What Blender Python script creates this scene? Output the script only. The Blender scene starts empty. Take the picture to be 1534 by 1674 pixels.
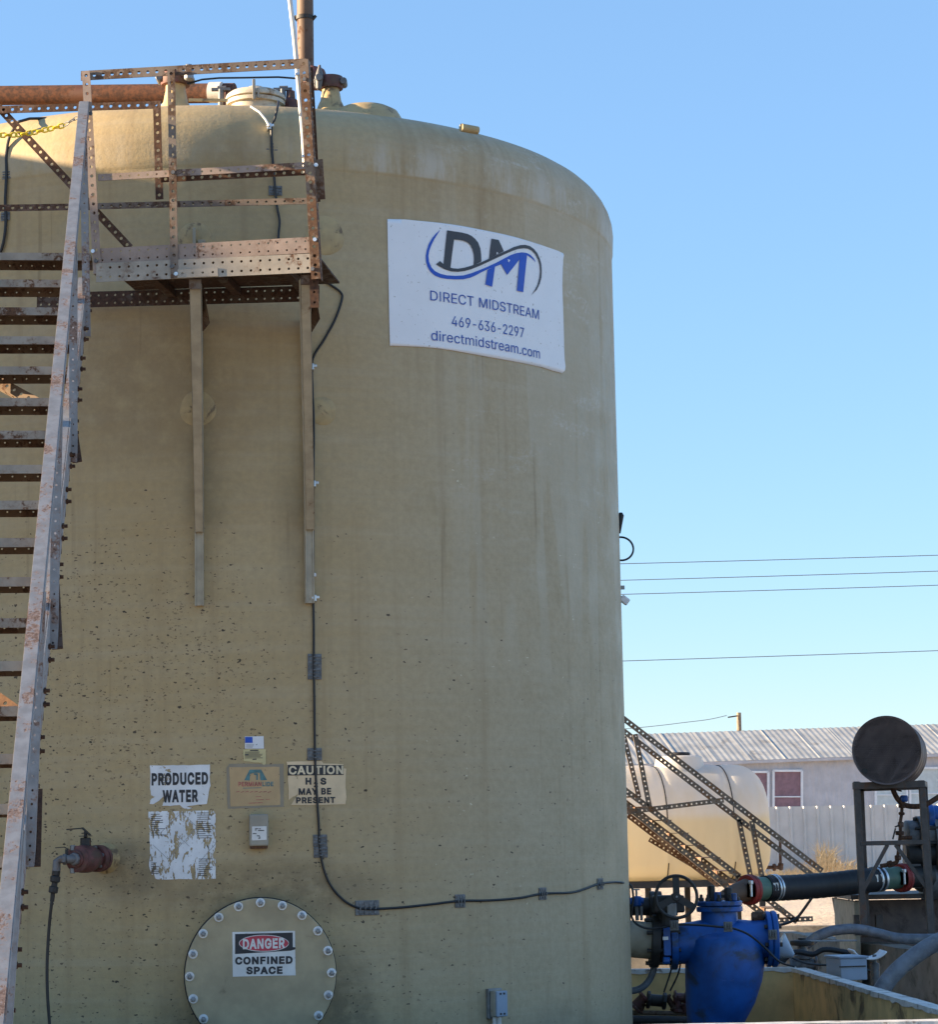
import bpy, bmesh, math, random
from mathutils import Vector as V, Matrix
random.seed(7)
C = bpy.context.scene.collection
SC = bpy.context.scene
R_ = math.radians

# ---------------------------------------------------------------- camera, world, sun, exposure
F, CX, CY, PIT, ROL = 4060.0, 750.0, 800.0, .140, .0185      # measured in photo pixels (1534 x 1674)
cp, sp, cr_, sr_ = math.cos(PIT), math.sin(PIT), math.cos(ROL), math.sin(ROL)
FWD = V((0, cp, sp)); UP0 = V((0, -sp, cp)); RT0 = V((1, 0, 0))
CR = RT0*cr_ - UP0*sr_; CU = RT0*sr_ + UP0*cr_
CAM = V((0, 0, 1.6))
cam = bpy.data.cameras.new('camera'); co = bpy.data.objects.new('camera', cam); C.objects.link(co)
cam.sensor_fit = 'VERTICAL'; cam.sensor_height = 36; cam.lens = F/1674*36
cam.shift_x = (767-CX)/1674; cam.shift_y = -(837-CY)/1674
cam.clip_end = 3000
m = Matrix((CR, CU, -FWD)).transposed().to_4x4(); m.translation = CAM
co.matrix_world = m; SC.camera = co

SUN_EL, SUN_AZ_BACK = R_(12.0), R_(-1.0)      # sun low on the left, a touch this side of the tank
sd = V((-math.cos(SUN_EL)*math.cos(SUN_AZ_BACK), math.cos(SUN_EL)*math.sin(SUN_AZ_BACK), math.sin(SUN_EL)))
W = bpy.data.worlds.new('World'); SC.world = W; W.use_nodes = True
wn = W.node_tree; bg = wn.nodes['Background']
sky = wn.nodes.new('ShaderNodeTexSky'); sky.sky_type = 'NISHITA'; sky.sun_disc = False
sky.sun_elevation = SUN_EL; sky.sun_rotation = math.atan2(sd.x, sd.y)
sky.air_density = 1.0; sky.dust_density = 0.0; sky.ozone_density = 6.0; sky.altitude = 0
gam = wn.nodes.new('ShaderNodeGamma'); gam.inputs[1].default_value = .55          # the phone's tone curve on the sky
hsv = wn.nodes.new('ShaderNodeHueSaturation'); hsv.inputs['Hue'].default_value = .507; hsv.inputs['Saturation'].default_value = 1.08; hsv.inputs['Value'].default_value = 1.60
wn.links.new(sky.outputs[0], gam.inputs[0]); wn.links.new(gam.outputs[0], hsv.inputs['Color']); wn.links.new(hsv.outputs[0], bg.inputs[0]); bg.inputs[1].default_value = 0.07
sl = bpy.data.lights.new('sun', 'SUN'); so = bpy.data.objects.new('sun', sl); C.objects.link(so)
sl.energy = 4.3; sl.angle = R_(.5); sl.color = (1, .76, .48)
so.rotation_euler = sd.to_track_quat('Z', 'Y').to_euler(); so.location = (-20, 10, 30)
SC.view_settings.view_transform = 'Standard'; SC.view_settings.look = 'None'
SC.view_settings.exposure = 2.28; SC.view_settings.gamma = 1

# ---------------------------------------------------------------- measuring helpers
def ray(x, y): return CR*((x-CX)/F) - CU*((y-CY)/F) + FWD
def at(x, y, d):
    """photo pixel -> world point at distance d along Y"""
    r = ray(x, y); return CAM + r*(d/r.y)
TX, TY, TR = -1.50, 16.10, 2.54
def hit(x, y, off=0.0):
    r = ray(x, y); R = TR+off
    a = r.x**2+r.y**2; b = -2*(r.x*TX+r.y*TY); c = TX*TX+TY*TY-R*R
    D = max(b*b-4*a*c, 0); return CAM + r*((-b-math.sqrt(D))/2/a)
def sz(x, y):
    p = hit(x, y); return math.atan2(p.x-TX, TY-p.y)*TR, p.z
def onT(s, z, off=0.0):
    a = s/TR; return V((TX+math.sin(a)*(TR+off), TY-math.cos(a)*(TR+off), z))
def ppm(d): return F/d*1.0
W0 = {}; ZZ = V((0, 0, 1))

class MB:
    def __init__(s): s.v = []; s.f = []
    def add(s, vs, fs):
        n = len(s.v); s.v += [V(q) for q in vs]; s.f += [tuple(i+n for i in q) for q in fs]; return s
    def box(s, c, ax, ay, az):
        """centre and three half-axis vectors"""
        c, ax, ay, az = V(c), V(ax), V(ay), V(az)
        vs = [c+ax*i+ay*j+az*k for i in (-1, 1) for j in (-1, 1) for k in (-1, 1)]
        fs = [(0,1,3,2),(4,6,7,5),(0,4,5,1),(2,3,7,6),(0,2,6,4),(1,5,7,3)]
        if ax.cross(ay).dot(az) < 0: fs = [q[::-1] for q in fs]
        return s.add(vs, fs)
    def bar(s, p0, p1, w, h, up=(0,0,1)):
        p0, p1, up = V(p0), V(p1), V(up); u = (p1-p0)
        sd_ = u.cross(up).normalized(); u2 = sd_.cross(u).normalized()
        return s.box((p0+p1)/2, u/2, sd_*w/2, u2*h/2)
    def tube(s, pts, r, n=10, caps=True):
        pts = [V(p) for p in pts]; m_ = len(pts); rs = r if isinstance(r, (list, tuple)) else [r]*m_
        t0 = (pts[1]-pts[0]).normalized(); a = V((0,0,1)) if abs(t0.z) < .9 else V((1,0,0))
        a = (a - t0*a.dot(t0)).normalized(); rings = []
        for i in range(m_):
            t = (pts[min(i+1, m_-1)]-pts[max(i-1, 0)]).normalized()
            a = (a - t*a.dot(t)).normalized(); b = t.cross(a)
            rings.append([pts[i]+(a*math.cos(2*math.pi*k/n)+b*math.sin(2*math.pi*k/n))*rs[i] for k in range(n)])
        vs = [p for q in rings for p in q]; fs = []
        for i in range(m_-1):
            for k in range(n):
                k2 = (k+1) % n; fs.append((i*n+k, i*n+k2, (i+1)*n+k2, (i+1)*n+k))
        if caps: fs.append(tuple(range(n))[::-1]); fs.append(tuple((m_-1)*n+k for k in range(n)))
        return s.add(vs, fs)
    def lathe(s, prof, o, axis=(0,0,1), n=32, ref=None):
        """prof: (radius, height along axis)"""
        o, ax = V(o), V(axis).normalized(); a = V(ref) if ref else (V((1,0,0)) if abs(ax.x) < .9 else V((0,0,1)))
        a = (a-ax*a.dot(ax)).normalized(); b = ax.cross(a); vs = []; fs = []
        for r, h in prof:
            for k in range(n):
                t = 2*math.pi*k/n; vs.append(o+ax*h+(a*math.cos(t)+b*math.sin(t))*r)
        for i in range(len(prof)-1):
            for k in range(n):
                k2 = (k+1) % n; fs.append((i*n+k, i*n+k2, (i+1)*n+k2, (i+1)*n+k))
        if prof[0][0] > 1e-6: fs.append(tuple(range(n))[::-1])
        if prof[-1][0] > 1e-6: fs.append(tuple((len(prof)-1)*n+k for k in range(n)))
        return s.add(vs, fs)
    def cyl(s, p0, p1, r, n=20, bev=0.0):
        p0, p1 = V(p0), V(p1); L = (p1-p0).length; b = min(bev, r*.5, L*.4)
        pr = [(r, 0), (r, L)] if b <= 0 else [(r-b, 0), (r, b), (r, L-b), (r-b, L)]
        return s.lathe(pr, p0, p1-p0, n)
    def perf(s, p0, p1, nrm, Wd, t=.004, pitch=.048, hr=.0085, rows=1, holes=True):
        """flat bar p0-p1, face normal nrm, width Wd, punched with round holes"""
        p0, p1 = V(p0), V(p1); u = p1-p0; L = u.length; u = u/L
        n_ = V(nrm); n_ = (n_-u*n_.dot(u)).normalized(); v = n_.cross(u)
        if not holes: return s.box((p0+p1)/2, u*L/2, v*Wd/2, n_*t/2)
        nc = max(1, int(L/pitch)); pc = L/nc; rh = Wd/rows
        base = [(-1,-1),(0,-1),(1,-1),(1,0),(1,1),(0,1),(-1,1),(-1,0)]
        for i in range(nc):
            for j in range(rows):
                c = p0+u*(i+.5)*pc+v*(-Wd/2+(j+.5)*rh)
                vs = []
                for k in (1, -1):
                    for a, b in base: vs.append(c+u*a*pc/2+v*b*rh/2+n_*k*t/2)
                    for a, b in base:
                        l = math.hypot(a, b); vs.append(c+u*a/l*hr+v*b/l*hr+n_*k*t/2)
                fs = []
                for q in range(8):
                    q2 = (q+1) % 8
                    fs.append((q, q2, 8+q2, 8+q)); fs.append((16+q2, 16+q, 24+q, 24+q2)); fs.append((8+q, 8+q2, 24+q2, 24+q))
                s.add(vs, fs)
        c = (p0+p1)/2
        for sg in (1, -1):
            a = c+v*sg*Wd/2; s.add([a-u*L/2+n_*t/2, a+u*L/2+n_*t/2, a+u*L/2-n_*t/2, a-u*L/2-n_*t/2], [(0,1,2,3) if sg < 0 else (3,2,1,0)])
            e = c+u*sg*L/2; s.add([e-v*Wd/2+n_*t/2, e+v*Wd/2+n_*t/2, e+v*Wd/2-n_*t/2, e-v*Wd/2-n_*t/2], [(0,1,2,3)[::sg]])
        return s
    def angle(s, p0, p1, nrm, Wd, W2, edge=1, holes2=True, rows=1, **k):
        """punched angle iron: face flange plus a second flange going back (-nrm) from one edge"""
        s.perf(p0, p1, nrm, Wd, rows=rows, **k)
        p0, p1 = V(p0), V(p1); u = (p1-p0).normalized(); n_ = V(nrm); n_ = (n_-u*n_.dot(u)).normalized(); v = n_.cross(u)
        o = v*edge*(Wd/2-.002)-n_*(W2/2+.003)
        return s.perf(p0+o, p1+o, v*edge, W2, holes=holes2, **{q: w for q, w in k.items()})
    def poly(s, pts, thick=0.0, back=None):
        """face through points; with thick and a back direction it becomes a slab"""
        pts = [V(p) for p in pts]; n = len(pts)
        if not thick: return s.add(pts, [tuple(range(n))])
        d = V(back)*thick; vs = pts+[p+d for p in pts]
        fs = [tuple(range(n)), tuple(range(2*n-1, n-1, -1))]+[(i, i+n, (i+1) % n+n, (i+1) % n) for i in range(n)]
        return s.add(vs, fs)
    def build(s, name, mat, parent=None, smooth=False, bevel=0, recalc=True):
        me = bpy.data.meshes.new(name); o = bpy.data.objects.new(name, me); C.objects.link(o)
        if parent is None:
            xs = [q.x for q in s.v]; ys = [q.y for q in s.v]; org = V(((min(xs)+max(xs))/2, (min(ys)+max(ys))/2, min(q.z for q in s.v)))
            o.location = org
        else:
            org = W0[parent.name]; o.parent = parent
        W0[o.name] = org
        me.from_pydata([q-org for q in s.v], [], s.f)
        if recalc:
            b = bmesh.new(); b.from_mesh(me); bmesh.ops.recalc_face_normals(b, faces=b.faces); b.to_mesh(me); b.free()
        me.materials.append(mat)
        if smooth:
            for p in me.polygons: p.use_smooth = True
            try: me.set_sharp_from_angle(angle=R_(smooth if smooth is not True else 40))
            except Exception: pass
        if bevel:
            bm_ = o.modifiers.new('bevel', 'BEVEL'); bm_.width = bevel; bm_.segments = 2; bm_.limit_method = 'ANGLE'; bm_.angle_limit = R_(50)
        me.update(); return o

def thing(name, label, cat, loc, group=None):
    o = bpy.data.objects.new(name, None); C.objects.link(o); o.location = loc; W0[o.name] = V(loc); o.empty_display_size = .1
    return tag(o, label, cat, group)
def tag(o, label, cat, group=None):
    o['label'] = label; o['category'] = cat
    if group: o['group'] = group
    return o
def kind(o, k): o['kind'] = k; return o

def smoothpts(pts, n=6):
    out = []; P = [pts[0]]+list(pts)+[pts[-1]]
    for i in range(1, len(P)-2):
        for k in range(n):
            t = k/n; out.append(tuple(.5*((2*P[i][j])+(-P[i-1][j]+P[i+1][j])*t+(2*P[i-1][j]-5*P[i][j]+4*P[i+1][j]-P[i+2][j])*t*t+(-P[i-1][j]+3*P[i][j]-3*P[i+1][j]+P[i+2][j])*t**3) for j in range(len(P[0]))))
    out.append(tuple(pts[-1])); return out

# ---------------------------------------------------------------- materials
class NT:
    def __init__(s, name):
        s.m = bpy.data.materials.new(name); s.m.use_nodes = True; s.t = s.m.node_tree
        s.b = s.t.nodes['Principled BSDF']; s.out = s.t.nodes['Material Output']
        s.tc = s.t.nodes.new('ShaderNodeTexCoord')
    def n(s, ty, **k):
        q = s.t.nodes.new(ty)
        for a, b in k.items(): setattr(q, a, b)
        return q
    def l(s, a, b): s.t.links.new(a, b)
    def put(s, sock, v):
        if hasattr(v, 'is_output'): s.l(v, sock)
        else: sock.default_value = v if not isinstance(v, tuple) or len(v) != 3 or sock.type == 'VECTOR' else (*v, 1)
    def math(s, op, a, b=0.0, c=0.0, clamp=False):
        q = s.n('ShaderNodeMath', operation=op, use_clamp=clamp)
        for i, x in enumerate((a, b, c)): s.put(q.inputs[i], x)
        return q.outputs[0]
    def noise(s, vec, scale, det=4, rough=.55, dist=0.0):
        q = s.n('ShaderNodeTexNoise'); s.put(q.inputs['Vector'], vec)
        q.inputs['Scale'].default_value = scale; q.inputs['Detail'].default_value = det; q.inputs['Roughness'].default_value = rough
        q.inputs['Distortion'].default_value = dist; return q.outputs['Fac']
    def ramp(s, x, a, b, v0=0.0, v1=1.0):
        q = s.n('ShaderNodeMapRange', clamp=True, interpolation_type='SMOOTHSTEP')
        for i, y in zip((0, 1, 2, 3, 4), (x, a, b, v0, v1)): s.put(q.inputs[i], y)
        return q.outputs[0]
    def mix(s, f, a, b, mode='MIX'):
        q = s.n('ShaderNodeMix', data_type='RGBA', blend_type=mode); s.put(q.inputs[0], f); s.put(q.inputs[6], a); s.put(q.inputs[7], b); return q.outputs[2]
    def scl(s, vec, v):
        q = s.n('ShaderNodeVectorMath', operation='MULTIPLY'); s.put(q.inputs[0], vec); q.inputs[1].default_value = v; return q.outputs[0]
    def bump(s, h, st=.3, dist=.01):
        q = s.n('ShaderNodeBump'); q.inputs['Strength'].default_value = st; q.inputs['Distance'].default_value = dist
        s.put(q.inputs['Height'], h); s.l(q.outputs[0], s.b.inputs['Normal'])
    def fin(s, col, rough=.6, metal=0.0):
        s.put(s.b.inputs['Base Color'], col); s.put(s.b.inputs['Roughness'], rough); s.put(s.b.inputs['Metallic'], metal); return s.m

def plain(name, col, rough=.6, metal=0.0, var=.25, scale=9, bump=.08, dirt=None, dirt_amt=.35):
    t = NT(name); P = t.tc.outputs['Object']
    a = t.noise(P, scale, 6); f = t.ramp(a, .3, .7)
    c = t.mix(f, tuple(x*(1-var) for x in col), tuple(min(1, x*(1+var)) for x in col))
    if dirt:
        d = t.ramp(t.noise(P, scale*.7, 8, .65, .4), .62-dirt_amt*.3, .72-dirt_amt*.2)
        c = t.mix(d, c, dirt)
    if bump: t.bump(t.noise(P, scale*6, 4), bump, .004)
    return t.fin(c, t.ramp(a, .2, .8, max(.05, rough-.1), min(1, rough+.12)), metal)

def painted(name, paint, rust=(.075, .036, .021), rust2=(.165, .082, .042), amt=.45, rough=.65, scale=11):
    """chipped paint over rusting steel"""
    t = NT(name); P = t.tc.outputs['Object']
    big = t.noise(P, scale*.35, 5, .6); fine = t.noise(P, scale*2.6, 8, .7, .3)
    k = t.math('ADD', t.math('MULTIPLY', big, .6), t.math('MULTIPLY', fine, .4))
    f = t.ramp(k, .66-amt*.35, .70-amt*.35)
    edge = t.ramp(k, .60-amt*.35, .69-amt*.35)
    pv = t.mix(t.ramp(t.noise(P, scale*.9, 5), .3, .7), tuple(x*.82 for x in paint), tuple(min(1, x*1.12) for x in paint))
    pv = t.mix(t.math('MULTIPLY', edge, .4), pv, rust2)
    rv = t.mix(t.ramp(t.noise(P, scale*4, 6, .7), .35, .65), rust, rust2)
    t.bump(t.math('SUBTRACT', t.math('MULTIPLY', t.noise(P, scale*9, 4), .4), f), .25, .002)
    return t.fin(t.mix(f, pv, rv), t.ramp(f, 0, 1, rough, .9))

def printed(name, col, torn=0.0, scale=14, holes=True, fade=.12):
    """vinyl or paper decal; torn > 0 lets the surface below show where it has flaked off"""
    t = NT(name); P = t.tc.outputs['Object']
    c = t.mix(t.ramp(t.noise(P, 6, 5), .3, .7), tuple(x*(1-fade) for x in col), tuple(min(1, x*(1+fade)) for x in col))
    c = t.mix(t.ramp(t.noise(P, 45, 6, .7), .62, .70, 0, .8), c, (.16, .12, .07))
    t.fin(c, .55)
    if torn:
        if torn > .5: P = t.scl(P, (1.5, 1.5, .62))
        k = t.math('ADD', t.math('MULTIPLY', t.noise(P, scale, 6, .65, .6), .75), t.math('MULTIPLY', t.noise(P, scale*5, 3), .25))
        f = t.ramp(k, .66-torn*.2, .67-torn*.2)
        tr = t.n('ShaderNodeBsdfTransparent'); mx = t.n('ShaderNodeMixShader')
        t.l(f, mx.inputs[0]); t.l(t.b.outputs[0], mx.inputs[1]); t.l(tr.outputs[0], mx.inputs[2]); t.l(mx.outputs[0], t.out.inputs[0])
    return t.m

def tank_material():
    t = NT('weathered_fibreglass'); P = t.tc.outputs['Object']
    sep = t.n('ShaderNodeSeparateXYZ'); t.l(P, sep.inputs[0]); x, y, z = sep.outputs
    ang = t.math('ARCTAN2', x, t.math('MULTIPLY', y, -1)); s = t.math('MULTIPLY', ang, TR)
    def vec(a, b):
        q = t.n('ShaderNodeCombineXYZ'); t.put(q.inputs[0], a); t.put(q.inputs[1], b); return q.outputs[0]
    def sv(a, b): return t.scl(U, (a, b, 1))
    U = vec(s, z)
    # broad tone: olive tan, then greyer chalk and sky light painted in towards the right
    c = t.mix(t.ramp(t.noise(U, .9, 6, .6), .3, .7), (.448, .322, .150), (.478, .368, .198))
    c = t.mix(t.ramp(s, .2, 2.2, 0, .75), c, (.458, .370, .245))
    # fine mottling, filament winding bands, faint vertical streaks
    c = t.mix(t.ramp(t.noise(U, 26, 5, .7), .25, .75, 0, .42), c, (.29, .225, .125))
    wind = t.noise(sv(.5, 16), 1.0, 4, .6)
    c = t.mix(t.ramp(wind, .4, .75, 0, .26), c, (.47, .40, .28))
    st = t.noise(sv(7, .28), 1.0, 4, .6)
    c = t.mix(t.ramp(st, .50, .76, 0, .46), c, (.29, .20, .095))
    c = t.mix(t.math('MULTIPLY', t.ramp(t.noise(sv(16, .5), 1.0, 3, .6), .60, .72, 0, .45), t.ramp(t.noise(U, .8, 3), .42, .62)), c, (.20, .135, .06))
    c = t.mix(t.ramp(t.noise(U, 2.3, 7, .72, .5), .54, .74, 0, .42), c, (.30, .225, .115))
    # pale washed strips with hard edges, right side, upper half
    strip = t.ramp(t.noise(sv(3.6, .33), 1.0, 3, .5, .35), .50, .56)
    zone = t.math('MULTIPLY', t.ramp(s, 1.3, 1.9), t.math('MULTIPLY', t.ramp(z, 2.3, 3.1), t.ramp(z, 5.5, 5.3)))
    c = t.mix(t.math('MULTIPLY', t.math('MULTIPLY', strip, zone), .36), c, (.50, .445, .335))
    # chalky scuffs
    ch = t.math('MULTIPLY', t.ramp(t.noise(sv(1.6, 5.5), 1.0, 7, .7), .52, .70), t.ramp(t.noise(U, 34, 4, .7), .38, .62))
    zc = t.math('MULTIPLY', t.ramp(s, .8, 2.4), t.ramp(z, 2.6, 4.3))
    c = t.mix(t.math('MULTIPLY', t.math('MULTIPLY', ch, zc), .8), c, (.58, .535, .45))
    # scuffed band above the shoulder seam
    bd = t.math('MULTIPLY', t.math('MULTIPLY', t.ramp(z, 5.375, 5.39), t.ramp(z, 5.62, 5.45)), t.ramp(t.noise(sv(5, 1.2), 1.0, 6, .7), .42, .66))
    c = t.mix(t.math('MULTIPLY', bd, t.ramp(s, .3, 1.4, .25, .8)), c, (.52, .475, .39))
    # brown grime patches, one with the valve's shadow painted in
    def patch(s0, z0, rs, rz, amt, col, c):
        a = t.math('POWER', t.math('DIVIDE', t.math('SUBTRACT', s, s0), rs), 2); b = t.math('POWER', t.math('DIVIDE', t.math('SUBTRACT', z, z0), rz), 2)
        g = t.ramp(t.math('ADD', a, b), 1, 0); g = t.math('MULTIPLY', g, t.ramp(t.noise(U, 7, 6, .7), .30, .62, .25, 1))
        return t.mix(t.math('MULTIPLY', g, amt), c, col)
    c = patch(.86, .55, .24, .60, .62, (.09, .075, .045), c)
    c = patch(.02, .40, .35, .55, .7, (.12, .095, .05), c)
    c = patch(-.33, 1.46, .28, .22, .6, (.13, .11, .07), c)  # smudge and shadow right of the valve, painted into the wall colour
    c = patch(.45, 1.34, .80, .22, .7, (.17, .12, .06), c)
    c = patch(.1, 3.6, .16, .5, .30, (.17, .14, .085), c)
    c = patch(.60, 3.3, .14, .6, .28, (.17, .14, .085), c)
    c = patch(-.2, 4.1, .95, .55, .5, (.25, .17, .085), c)
    c = patch(.26, 5.35, .3, .35, .45, (.25, .17, .08), c)
    c = patch(2.4, .2, .6, .6, .5, (.16, .14, .10), c)
    c = patch(1.4, .10, 2.4, .45, .6, (.15, .125, .08), c)
    # mud and rust specks
    def specks(scale, thr, c, col, dens, k):
        vo = t.n('ShaderNodeTexVoronoi'); vo.inputs['Scale'].default_value = scale; vo.inputs['Randomness'].default_value = 1
        w = t.n('ShaderNodeVectorMath', operation='ADD'); t.l(sv(1, 1.35), w.inputs[0]); w.inputs[1].default_value = (k, k*1.7, 0)
        nz = t.n('ShaderNodeTexNoise'); nz.inputs['Scale'].default_value = 60; t.l(U, nz.inputs['Vector'])
        w2 = t.n('ShaderNodeVectorMath', operation='MULTIPLY_ADD'); t.l(nz.outputs['Color'], w2.inputs[0]); w2.inputs[1].default_value = (.042, .020, 0); t.l(w.outputs[0], w2.inputs[2])
        t.l(w2.outputs[0], vo.inputs['Vector'])
        sr = t.n('ShaderNodeSeparateColor'); t.l(vo.outputs['Color'], sr.inputs[0])
        size = t.math('MULTIPLY', t.math('POWER', sr.outputs[0], 2.2), thr)
        size = t.math('MULTIPLY', size, t.ramp(sr.outputs[1], t.math('SUBTRACT', 1, dens), t.math('SUBTRACT', 1.001, dens)))
        f = t.ramp(t.math('SUBTRACT', vo.outputs['Distance'], size), .025, -.05)
        return t.mix(t.math('MULTIPLY', f, t.ramp(sr.outputs[2], 0, 1, .45, 1)), c, col)
    a = t.math('POWER', t.math('DIVIDE', t.math('ADD', s, .40), 1.25), 2); b = t.math('POWER', t.math('DIVIDE', t.math('SUBTRACT', z, 2.3), 1.35), 2)
    core = t.math('MULTIPLY', t.ramp(t.math('ADD', a, b), 1.0, .1), t.ramp(t.noise(U, 2.6, 4), .33, .58, .45, 1))
    low = t.math('MULTIPLY', t.ramp(z, 3.6, 1.6), t.ramp(s, 2.4, -.4, .06, .45))
    dens = t.math('MAXIMUM', t.math('MULTIPLY', core, .95), low)
    dens = t.math('MULTIPLY', dens, t.ramp(z, 3.9, 3.1))
    c = specks(46, .40, c, (.055, .038, .022), t.math('MULTIPLY', dens, .95), 0)
    c = specks(20, .17, c, (.035, .026, .018), t.math('ADD', t.math('MULTIPLY', dens, .6), .03), 3.1)
    c = specks(31, .30, c, (.085, .055, .03), t.math('MULTIPLY', dens, .9), 11.3)
    c = specks(70, .42, c, (.13, .085, .045), t.math('MULTIPLY', dens, .8), 7.7)
    lt = t.math('MULTIPLY', t.math('MULTIPLY', t.ramp(s, .9, 1.9), t.ramp(z, .6, 1.6)), t.ramp(t.noise(U, 2.2, 4), .45, .62))
    c = specks(38, .26, c, (.66, .60, .42), t.math('MULTIPLY', lt, .22), 5.3)
    # relief
    h = t.math('ADD', t.math('MULTIPLY', t.noise(sv(3, 26), 1.0, 4, .6), .5), t.math('MULTIPLY', t.noise(U, 45, 5, .65), .5))
    h = t.math('ADD', h, t.math('MULTIPLY', t.noise(U, 3, 3), 1.2))
    h = t.math('ADD', h, t.math('MULTIPLY', strip, .12))
    t.bump(h, .5, .006)
    return t.fin(c, t.ramp(t.noise(U, 4, 5), .3, .7, .50, .68))

M = {}
M['tank'] = tank_material()
M['tan'] = plain('tan_fibreglass', (.44, .325, .16), .6, var=.12, scale=14, bump=.2, dirt=(.16, .11, .06), dirt_amt=.3)
M['cover'] = plain('manway_fibreglass', (.40, .325, .20), .6, var=.14, scale=7, bump=.15, dirt=(.17, .13, .075), dirt_amt=.12)
M['cream'] = plain('cream_fibreglass', (.50, .445, .35), .5, var=.1, scale=12, bump=.1, dirt=(.3, .2, .11), dirt_amt=.2)
M['black'] = plain('black_rubber', (.010, .011, .015), .55, var=.3, bump=.1)
M['cable'] = plain('black_cable', (.016, .016, .017), .45, var=.3, bump=0)
M['zinc'] = plain('zinc_plated', (.62, .66, .70), .35, .75, var=.15, scale=20, bump=.05)
M['steel'] = plain('dull_galvanised', (.27, .28, .29), .5, .55, var=.25, scale=16, bump=.08)
M['clip'] = plain('grey_clip_plate', (.15, .155, .16), .5, .35, var=.4, scale=40, bump=.15)
M['pink'] = painted('faded_pink_paint', (.33, .25, .205), rust=(.09, .05, .035), rust2=(.17, .10, .065), amt=.32)
M['beige'] = painted('chipped_beige_paint', (.38, .335, .275), amt=.32)
M['grey_brown'] = painted('greybrown_rusty_steel', (.19, .15, .12), rust=(.07, .04, .027), rust2=(.13, .075, .045), amt=.5)
M['brown'] = painted('brown_rusty_steel', (.125, .075, .052), rust=(.05, .024, .016), rust2=(.12, .058, .03), amt=.7)
M['orange'] = painted('orange_rusty_steel', (.215, .155, .11), rust=(.09, .045, .026), rust2=(.15, .078, .04), amt=.5)
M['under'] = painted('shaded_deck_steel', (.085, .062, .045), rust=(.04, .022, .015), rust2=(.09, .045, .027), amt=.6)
M['white_paint'] = painted('chipped_white_paint', (.27, .272, .28), rust=(.13, .075, .055), rust2=(.30, .21, .17), amt=.36, scale=22)
M['nose'] = painted('worn_white_nosing', (.335, .295, .245), amt=.36, scale=14)
M['tread'] = painted('brown_tread_steel', (.135, .095, .064), rust=(.06, .035, .024), rust2=(.12, .068, .042), amt=.5)
M['olive'] = painted('olive_tan_painted_steel', (.40, .355, .265), amt=.16)
M['rust_pipe'] = painted('red_rust_pipe', (.095, .033, .017), rust=(.04, .016, .01), rust2=(.125, .045, .02), amt=.6, scale=8)
M['pole_brown'] = painted('brown_pipe', (.125, .075, .048), rust=(.07, .035, .02), rust2=(.12, .06, .033), amt=.45, scale=7)
M['redcast'] = plain('faded_red_casting', (.125, .046, .042), .65, var=.45, scale=18, dirt=(.09, .05, .035), dirt_amt=.5, bump=.25)
M['red'] = plain('red_coupling', (.29, .028, .024), .5, var=.2, dirt=(.12, .03, .02), dirt_amt=.2)
M['grey_iron'] = plain('grey_cast_iron', (.14, .14, .145), .55, .3, var=.3, scale=20, dirt=(.15, .09, .05), dirt_amt=.2)
M['dark_iron'] = plain('dark_iron', (.030, .028, .027), .55, .2, var=.35, scale=15, dirt=(.07, .04, .025), dirt_amt=.2)
M['blue'] = plain('blue_epoxy', (.006, .078, .31), .42, var=.28, scale=6, bump=.20, dirt=(.02, .045, .10), dirt_amt=.35)
M['green'] = plain('green_fitting', (.085, .16, .115), .5, var=.2)
M['plate_white'] = plain('white_plastic', (.74, .75, .77), .45, var=.06, bump=.03)
M['grey_box'] = plain('grey_plastic', (.33, .30, .24), .5, var=.12, dirt=(.2, .12, .06), dirt_amt=.2)
M['box_blue'] = plain('pale_blue_enclosure', (.26, .33, .43), .4, var=.06, bump=.04)
M['conduit'] = plain('white_conduit', (.68, .64, .58), .45, var=.12, scale=10, dirt=(.35, .26, .18), dirt_amt=.15)
M['yellow'] = plain('yellow_plastic', (.74, .56, .03), .4, var=.1, bump=0)
M['banner'] = printed('white_vinyl_banner', (.82, .83, .86), fade=.02)
M['vinyl_white'] = printed('white_vinyl', (.74, .755, .77), torn=.36, scale=9)
M['vinyl_torn'] = printed('flaking_white_vinyl', (.74, .755, .77), torn=.64, scale=16)
M['vinyl_cream'] = printed('sunbleached_cream_vinyl', (.72, .55, .34), torn=.34, scale=8)
M['vinyl_yellow'] = printed('yellow_paper', (.62, .53, .27), fade=.1)
M['vinyl_orange'] = printed('orange_faded_sticker', (.50, .345, .175), fade=.12)
M['vinyl_danger'] = printed('scuffed_white_sticker', (.72, .71, .68), torn=.22, scale=10)
M['ink'] = plain('black_ink', (.022, .024, .030), .5, var=.3, scale=30, bump=0)
M['ink_navy'] = plain('navy_ink', (.028, .085, .38), .5, var=.08, bump=0)
M['ink_blue'] = plain('blue_ink', (.012, .085, .50), .5, var=.08, bump=0)
M['ink_grey'] = plain('charcoal_ink', (.045, .046, .055), .5, var=.15, bump=0)
M['ink_red'] = plain('faded_red_ink', (.50, .045, .075), .5, var=.2, scale=25, bump=0)
M['ink_pink'] = plain('washed_red_ink', (.42, .13, .10), .5, var=.3, scale=60, bump=0)
M['ink_teal'] = plain('washed_teal_ink', (.085, .20, .21), .5, var=.25, scale=40, bump=0)
M['ink_faint'] = plain('faint_grey_ink', (.30, .31, .33), .5, var=.3, scale=60, bump=0)
M['ink_cream'] = plain('cream_ink', (.72, .60, .40), .5, var=.12, bump=0)
M['mesh_galv'] = plain('galvanised_angle', (.17, .14, .11), .45, .5, var=.4, scale=14, dirt=(.22, .11, .05), dirt_amt=.4)
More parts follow.
